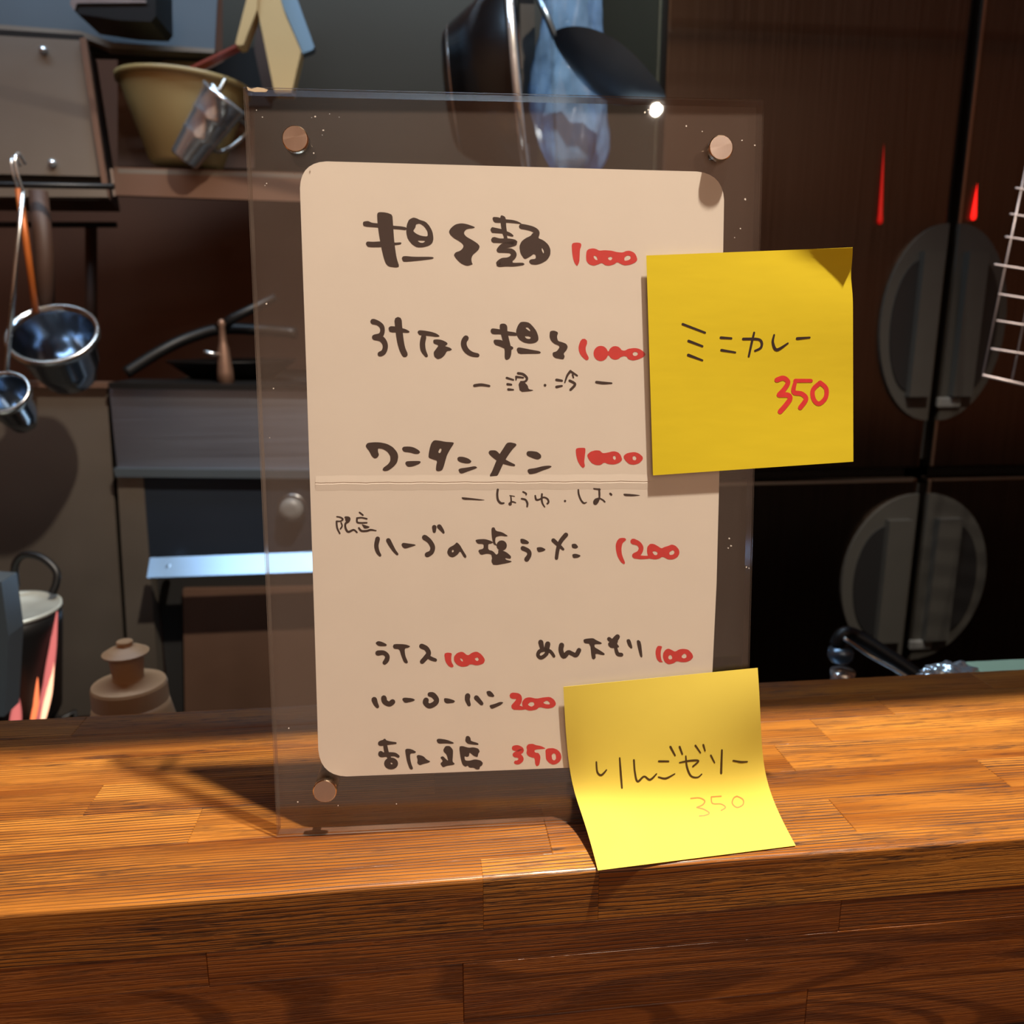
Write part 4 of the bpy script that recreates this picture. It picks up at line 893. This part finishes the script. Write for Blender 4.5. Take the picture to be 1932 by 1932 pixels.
# tan lid behind it
ld = bm_obj('tan_lid', prism([at(x, y, 1.195) for x, y in [(262, 140), (300, 118), (368, 98), (374, 108), (372, 150), (300, 160)]], (0, .01, 0)), M['tan'], None, bevel=.002)
tag(ld, 'tan lid leaning behind the cream tub', 'lid')
# red-brown stick and dark box
st_ = bm_obj('red_brown_stick', tube([at(322, 152, 1.02), at(458, 86, 1.02)], .0055, 4), M['lacquer'], None); tag(st_, 'red-brown lacquered stick leaning across the shelf behind the tub', 'stick')
dk = thing('dark_box', 'black box standing between the red stick and cutting board', 'box', tuple(at(450, 140, 1.04)))
slab('box_body', [(345, 160), (462, 92), (500, 86), (515, 165), (510, 200), (345, 200)], 1.2, .015, M['void'], dk, .002)
slab('box_side', [(485, 40), (500, 85), (515, 165), (498, 180), (480, 95)], 1.1, .05, M['darkwood'], dk, .001)
bd = thing('cutting_board', 'cream cutting board standing on edge at top left', 'cutting board', tuple(at(530, 90, 1.03)))
slab('board_slab', [(482, 0), (490, -60), (512, -60), (535, 20), (568, 96), (566, 106), (550, 175), (518, 175)], 1.0, .03, M['cream_board'], bd, .002)
slab('board_edge', [(444, 82), (480, -60), (492, -60), (484, 20), (459, 84), (450, 86)], .995, .03, M['cream_board'], bd, .0015)
bb = slab('blue_board', [(515, -60), (540, -60), (593, 88), (590, 94), (570, 101), (568, 92), (535, 15)], 1.02, .02, M['blue_board'], None, .0015)
tag(bb, 'thin blue-grey board behind the cream cutting board', 'cutting board')
# steel measuring cup
mc = thing('measuring_cup', 'shiny tilted steel measuring cup in front of the cream tub', 'cup', tuple(at(390, 250, 1.0)))
t0 = at(425, 184, .98); b0 = at(347, 302, .99); ax = (b0 - t0); Lm = ax.length
ru = (at(382, 165, .98) - at(464, 205, .98)).length / 2; rd = (at(321, 288, .98) - at(372, 318, .98)).length / 2
def cup_r(k): return ru + (rd - ru) * k
prof = [(ru * .94, .004), (ru * .98, 0), (ru * 1.06, 0), (ru * 1.06, .004), (ru, .006)]
for k in (.33, .62):
    prof += [(cup_r(k - .03), Lm * (k - .03)), (cup_r(k) * 1.05, Lm * k), (cup_r(k + .03), Lm * (k + .03))]
prof += [(rd, Lm - .003), (rd * .92, Lm), (0, Lm), ]
bm_obj('cup_body', lathe(prof + [(0, Lm - .002), (rd * .9, Lm - .002), (ru * .94, .004)], t0, ax, 48), M['chrome'], mc, True)
bm_obj('cup_lip', tube([at(400, 158, .97), at(412, 172, .965), at(425, 148, .97)], .003, 8, smooth_n=4), M['chrome_soft'], mc, True)
bm_obj('cup_handle', tube([t0 + ax * .12 + Vector((0, .03, 0)), t0 + ax * .2 + Vector((.03, .06, -.01)), t0 + ax * .6 + Vector((.02, .05, -.01)), t0 + ax * .7 + Vector((0, .02, 0))], .003, 8, smooth_n=4), M['chrome_soft'], mc, True)

# ================================================================ KITCHEN, LEFT: ladles
LY = .80
def ladle(label, cx, cy, rxpx, depth, tilt, handle, hm, grp='ladles hanging at the left', hr=.004, LY=LY):
    c = at(cx, cy, LY); r = (at(cx + rxpx, cy, LY) - at(cx - rxpx, cy, LY)).length / 2
    t = thing('ladle', label, 'ladle', tuple(c), grp)
    axd = Vector((.05, -math.cos(tilt), math.sin(tilt))).normalized()
    prof = [(0, -depth), (r * .35, -depth * .98), (r * .62, -depth * .85), (r * .84, -depth * .5), (r * .96, -.004), (r, 0), (r * 1.05, .001), (r * 1.06, .004), (r * .98, .004), (r * .93, -.003), (r * .8, -depth * .48), (r * .58, -depth * .82), (0, -depth * .94)]
    bm_obj('bowl', lathe(prof, c, axd, 56), M['ladle_in'], t, True)
    bm_obj('rim', lathe([(r * 1.0, -.006), (r * 1.07, -.005), (r * 1.08, .004), (r * 1.0, .005)], c, axd, 56, close=True), M['chrome_soft'], t, True)
    bm_obj('handle', tube([at(*p, LY + .02) for p in handle], hr, 12), M[hm], t, True)
    top = at(*handle[0], LY + .02)
    bm_obj('hook', tube([top + Vector((0, 0, -.004)), top + Vector((0, -.008, .012)), top + Vector((0, -.01, .028)), top + Vector((0, .0, .036)), top + Vector((0, .012, .028))], .0016, 8, smooth_n=4), M['chrome'], t, True)
    return t
ladle('deep steel ladle with slim orange-brown handle and bluish shining bowl', 100, 632, 80, .085, .85, [(35, 356), (50, 460), (68, 590)], 'copper')
ladle('small steel ladle below, cut by the left edge of the picture', 8, 742, 46, .065, .7, [(44, 358), (30, 500), (12, 705)], 'chrome_soft', hr=.0025, LY=LY - .13)
wd_ = bm_obj('wooden_pestle', tube([at(72, 360, LY + .05), at(84, 480, LY + .05), at(84, 600, LY + .05)], [.011, .012], 12), M['darkwood'], None, True)
tag(wd_, 'thick dark wooden pestle hanging behind the orange-brown ladle handle', 'pestle')
hr_ = bm_obj('hook_rail', tube([at(-200, 345, LY + .02), at(215, 352, LY + .02)], .0035, 10), M['iron'], None, True); tag(hr_, 'black hook rail under the steel cabinet', 'rail')
pr = bm_obj('pipe', tube([at(-200, 424, 1.3), at(220, 424, 1.3)], .005, 10), M['iron'], None, True); tag(pr, 'thin dark pipe along the brown wall below the cabinet', 'pipe')
pr = bm_obj('pipe', tube([at(172, 425, 1.35), at(172, 722, 1.35)], .010, 10), M['darkwood'], None, True); tag(pr, 'brown upright pipe on the wall right of the ladles', 'pipe')

# range / oven
OY = .95
ov = thing('gas_range', 'blue-grey stainless gas range behind the left side of the stand', 'range', tuple(at(420, 1000, OY)))
box('oven_body', (at(262, 900, OY).x, OY + .03, Z0), (at(1115, 900, OY).x, OY + .55, at(400, 732, OY).z), M['void'], ov, .002)
slab('top_edge', [(205, 722), (1120, 736), (1120, 745), (206, 733)], OY - .01, .1, M['iron'], ov, .001)
slab('control_panel', [(206, 733), (1120, 745), (1120, 905), (222, 893)], OY, .03, M['steel'], ov, .002)
slab('panel_ledge', [(214, 884), (1120, 892), (1120, 908), (218, 900)], OY - .012, .02, M['steel_blue'], ov, .003)
slab('oven_door', [(268, 902), (1120, 908), (1120, 1045), (282, 1050)], OY + .004, .03, M['navy'], ov, .002)
slab('side_strip', [(221, 900), (270, 900), (302, 1330), (248, 1340)], OY + .002, .03, M['steel_dull'], ov, .002)
slab('lower_panel', [(345, 1112), (1120, 1100), (1120, 1420), (350, 1430)], OY + .02, .02, M['steel_brown'], ov, .002)
pa, pb = at(280, 1071, OY - .045), at(1085, 1042, OY - .045)
up_ = Vector((0, .695, .719)) * .0165; nn_ = Vector((0, -.719, .695))
bm_obj('handle_bar', prism([pa + up_, pa - up_, pa - up_ - nn_ * .012 + up_ * .3, pa + up_ - nn_ * .012 - up_ * .3], pb - pa), M['bar'], ov, bevel=.003)
for hx in (320, 1060): bm_obj('bar_bracket', tube([at(hx, 1072, OY - .045), at(hx, 1068, OY + .005)], .006, 10), M['bar'], ov, True)
kn = at(552, 958, OY - .01)
bm_obj('knob', lathe([(.017, 0), (.0175, -.012), (.016, -.02), (.006, -.021)], kn, (0, 1, 0), 32), M['plastic_grey'], ov, True)
bm_obj('knob_ring', lathe([(.020, .003), (.0215, .001), (.0215, -.003), (.020, -.004)], kn, (0, 1, 0), 32, close=True), M['chrome_soft'], ov, True)
# lid, tongs and shaker on the range
pnl = thing('frying_pan', 'black frying pan with long handle on the range', 'pan', tuple(at(400, 680, OY + .12)))
bm_obj('pan_edge', tube([at(237, 704, OY + .08), at(300, 664, OY + .1), at(360, 636, OY + .12), at(430, 620, OY + .13), at(560, 628, OY + .13)], .009, 12, smooth_n=6), M['iron'], pnl, True)
bm_obj('handle', tube([at(412, 622, OY + .1), at(440, 600, OY + .1), at(520, 560, OY + .1)], [.009, .006], 12), M['iron'], pnl, True)
c = at(440, 690, OY + .16)
bm_obj('pan_body', lathe([(0, 0), (.06, 0), (.10, .03), (.102, .032), (.098, .032), (.058, .004), (0, .004)], (c.x, c.y, at(400, 732, OY).z + .002), (0, 0, 1), 40), M['iron'], pnl, True)
vl = thing('gas_valve', 'small worn metal valve post standing on the range', 'valve', tuple(at(425, 720, OY + .03)))
q = at(427, 728, OY + .03)
bm_obj('post', lathe([(.0125, 0), (.0115, .02), (.008, .055), (.0065, .06), (.0055, .066), (.0045, .085), (.006, .09), (.0035, .096), (0, .097)], q, (0, 0, 1), 24), M['steel_brown'], vl, True)
bm_obj('lever', tube([q + Vector((-.005, -.006, .045)), q + Vector((-.026, -.012, .05))], .0035, 8), M['chrome_soft'], vl, True)
# left steel cabinet beneath the ladles
lc = thing('steel_side_cabinet', 'plain stainless cabinet panel below the ladles', 'cabinet', tuple(at(100, 1000, OY + .01)))
slab('panel', [(-260, 728), (201, 728), (242, 1345), (-260, 1380)], OY + .012, .03, M['steel_dull'], lc, .002)
slab('gap', [(199, 728), (204, 728), (246, 1345), (240, 1345)], OY + .02, .05, M['void'], lc)
slab('top_trim', [(-260, 716), (203, 722), (203, 732), (-260, 728)], OY, .03, M['steel_brown'], lc, .001)

# pot with flames
PTY = .62
rc = at(-6, 1150, PTY); rp = (at(109, 1150, PTY) - at(-6, 1150, PTY)).length
pt = thing('cooking_pot', 'black two-handled pot on lit gas at the left edge', 'pot', (rc.x, rc.y, rc.z - .14))
bm_obj('outer_wall', lathe([(0, -.13), (rp * .72, -.13), (rp * .8, -.12), (rp * .98, -.02), (rp * .985, -.0015), (rp * .955, -.0015), (rp * .955, -.01), (rp * .7, -.125), (0, -.126)], rc, (0, 0, 1), 56), M['iron'], pt, True)
bm_obj('inner_lining', lathe([(rp * .95, -.0008), (rp * .955, .0), (rp * 1.0, .001), (rp * 1.0, -.004), (rp * .945, -.004), (rp * .93, -.028), (rp * .90, -.032), (rp * .87, -.05), (0, -.055)], rc, (0, 0, 1), 56), M['alu'], pt, True)
h0 = at(30, 1108, PTY + .05); h1 = at(98, 1120, PTY + .03)
bm_obj('handle', tube([h0, at(28, 1068, PTY + .05), at(45, 1047, PTY + .05), at(78, 1052, PTY + .045), at(105, 1076, PTY + .04), at(106, 1100, PTY + .035), h1], .0042, 12, smooth_n=5), M['iron'], pt, True)
gb = slab('steel_canister', [(-120, 1090), (2, 1098), (16, 1200), (8, 1352), (-120, 1352)], PTY - .14, .03, M['steel_blue'], None, .002)
tag(gb, 'blue-grey steel canister edge in front of the pot at far left', 'canister')
bn = thing('gas_burner', 'black gas burner under the pot with orange pink flames', 'burner', (rc.x, rc.y, rc.z - .2))
bm_obj('burner_ring', lathe([(.05, -.175), (.062, -.175), (.062, -.155), (.05, -.155)], rc, (0, 0, 1), 32, close=True), M['iron'], bn, True)
bm_obj('burner_stand', lathe([(.07, -.26), (.07, -.245), (.04, -.24), (.04, -.176)], rc, (0, 0, 1), 32), M['iron'], bn)
for k in range(5):
    a = 2 * PI * k / 5 + .5
    bm_obj('pan_support', tube([rc + Vector((math.cos(a) * .03, math.sin(a) * .03, -.15)), rc + Vector((math.cos(a) * rp * .95, math.sin(a) * rp * .95, -.138)), rc + Vector((math.cos(a) * rp * 1.02, math.sin(a) * rp * 1.02, -.245))], .004, 8), M['iron'], bn, True)
def flame(px, r, mt):
    P = [at(x, y, PTY - dd) for x, y, dd in px]; bm = bmesh.new()
    Q = [Vector(q_) for q_ in P]; seg = 10; rings = []; n_ = 18
    for i in range(n_ + 1):
        t = i / n_; f = t * (len(Q) - 1); j = min(int(f), len(Q) - 2); c_ = Q[j].lerp(Q[j + 1], f - j)
        rad = r * (math.sin(PI * min(1, t * .9 + .08)) ** .7) * (1 - .45 * t)
        rings.append([bm.verts.new(c_ + Vector((math.cos(2 * PI * s / seg) * rad, math.sin(2 * PI * s / seg) * rad, 0))) for s in range(seg)])
    for r0, r1_ in zip(rings, rings[1:]):
        for s in range(seg): bm.faces.new((r0[s], r0[(s + 1) % seg], r1_[(s + 1) % seg], r1_[s]))
    bm_obj('flame', bm, M[mt], bn, True)
flame([(70, 1372, .03), (90, 1290, .03), (100, 1220, .02), (108, 1150, .0)], .0062, 'flame_pink')
flame([(78, 1372, .04), (92, 1310, .035), (102, 1250, .025)], .0045, 'flame_tip')
flame([(58, 1380, .05), (68, 1330, .05), (71, 1278, .05)], .0040, 'flame')
flame([(28, 1385, .06), (30, 1350, .06), (33, 1308, .06)], .0075, 'flame_pink')
# squeeze bottle
BY = .30
q = at(249, 1338, BY); k_ = (at(315, 1300, BY) - at(187, 1300, BY)).length / 2
pxm = (at(249, 1338, BY) - at(249, 1210, BY)).length / 128
bt = thing('squeeze_bottle', 'milky beige squeeze bottle with flanged cap behind the counter', 'bottle', (q.x, q.y, -.2))
R1 = 63 * pxm
hh = lambda y: (1338 - y) * pxm
bm_obj('bottle_body', lathe([(0, -.2 - q.z), (R1 * 1.12, -.2 - q.z), (R1 * 1.15, -.19 - q.z), (R1 * 1.15, -.012), (R1 * 1.04, hh(1334)), (R1 * 1.0, hh(1322))], q, (0, 0, 1), 48), M['bottle'], bt, True)
bm_obj('cap', lathe([(R1 * 1.0, hh(1322)), (R1 * .99, hh(1292)), (R1 * .96, hh(1287)), (R1 * .45, hh(1280)), (R1 * .40, hh(1279)), (0, hh(1279))], q, (0, 0, 1), 48), M['bottle'], bt, False)
bm_obj('spout', lathe([(R1 * .43, hh(1283)), (R1 * .40, hh(1275)), (R1 * .44, hh(1250)), (R1 * .45, hh(1236)), (R1 * .60, hh(1233)), (R1 * .61, hh(1230)), (R1 * .45, hh(1224)), (R1 * .22, hh(1218)), (R1 * .19, hh(1215)), (R1 * .22, hh(1211)), (R1 * .2, hh(1209)), (0, hh(1208.5))], q, (0, 0, 1), 48), M['bottle'], bt, False)
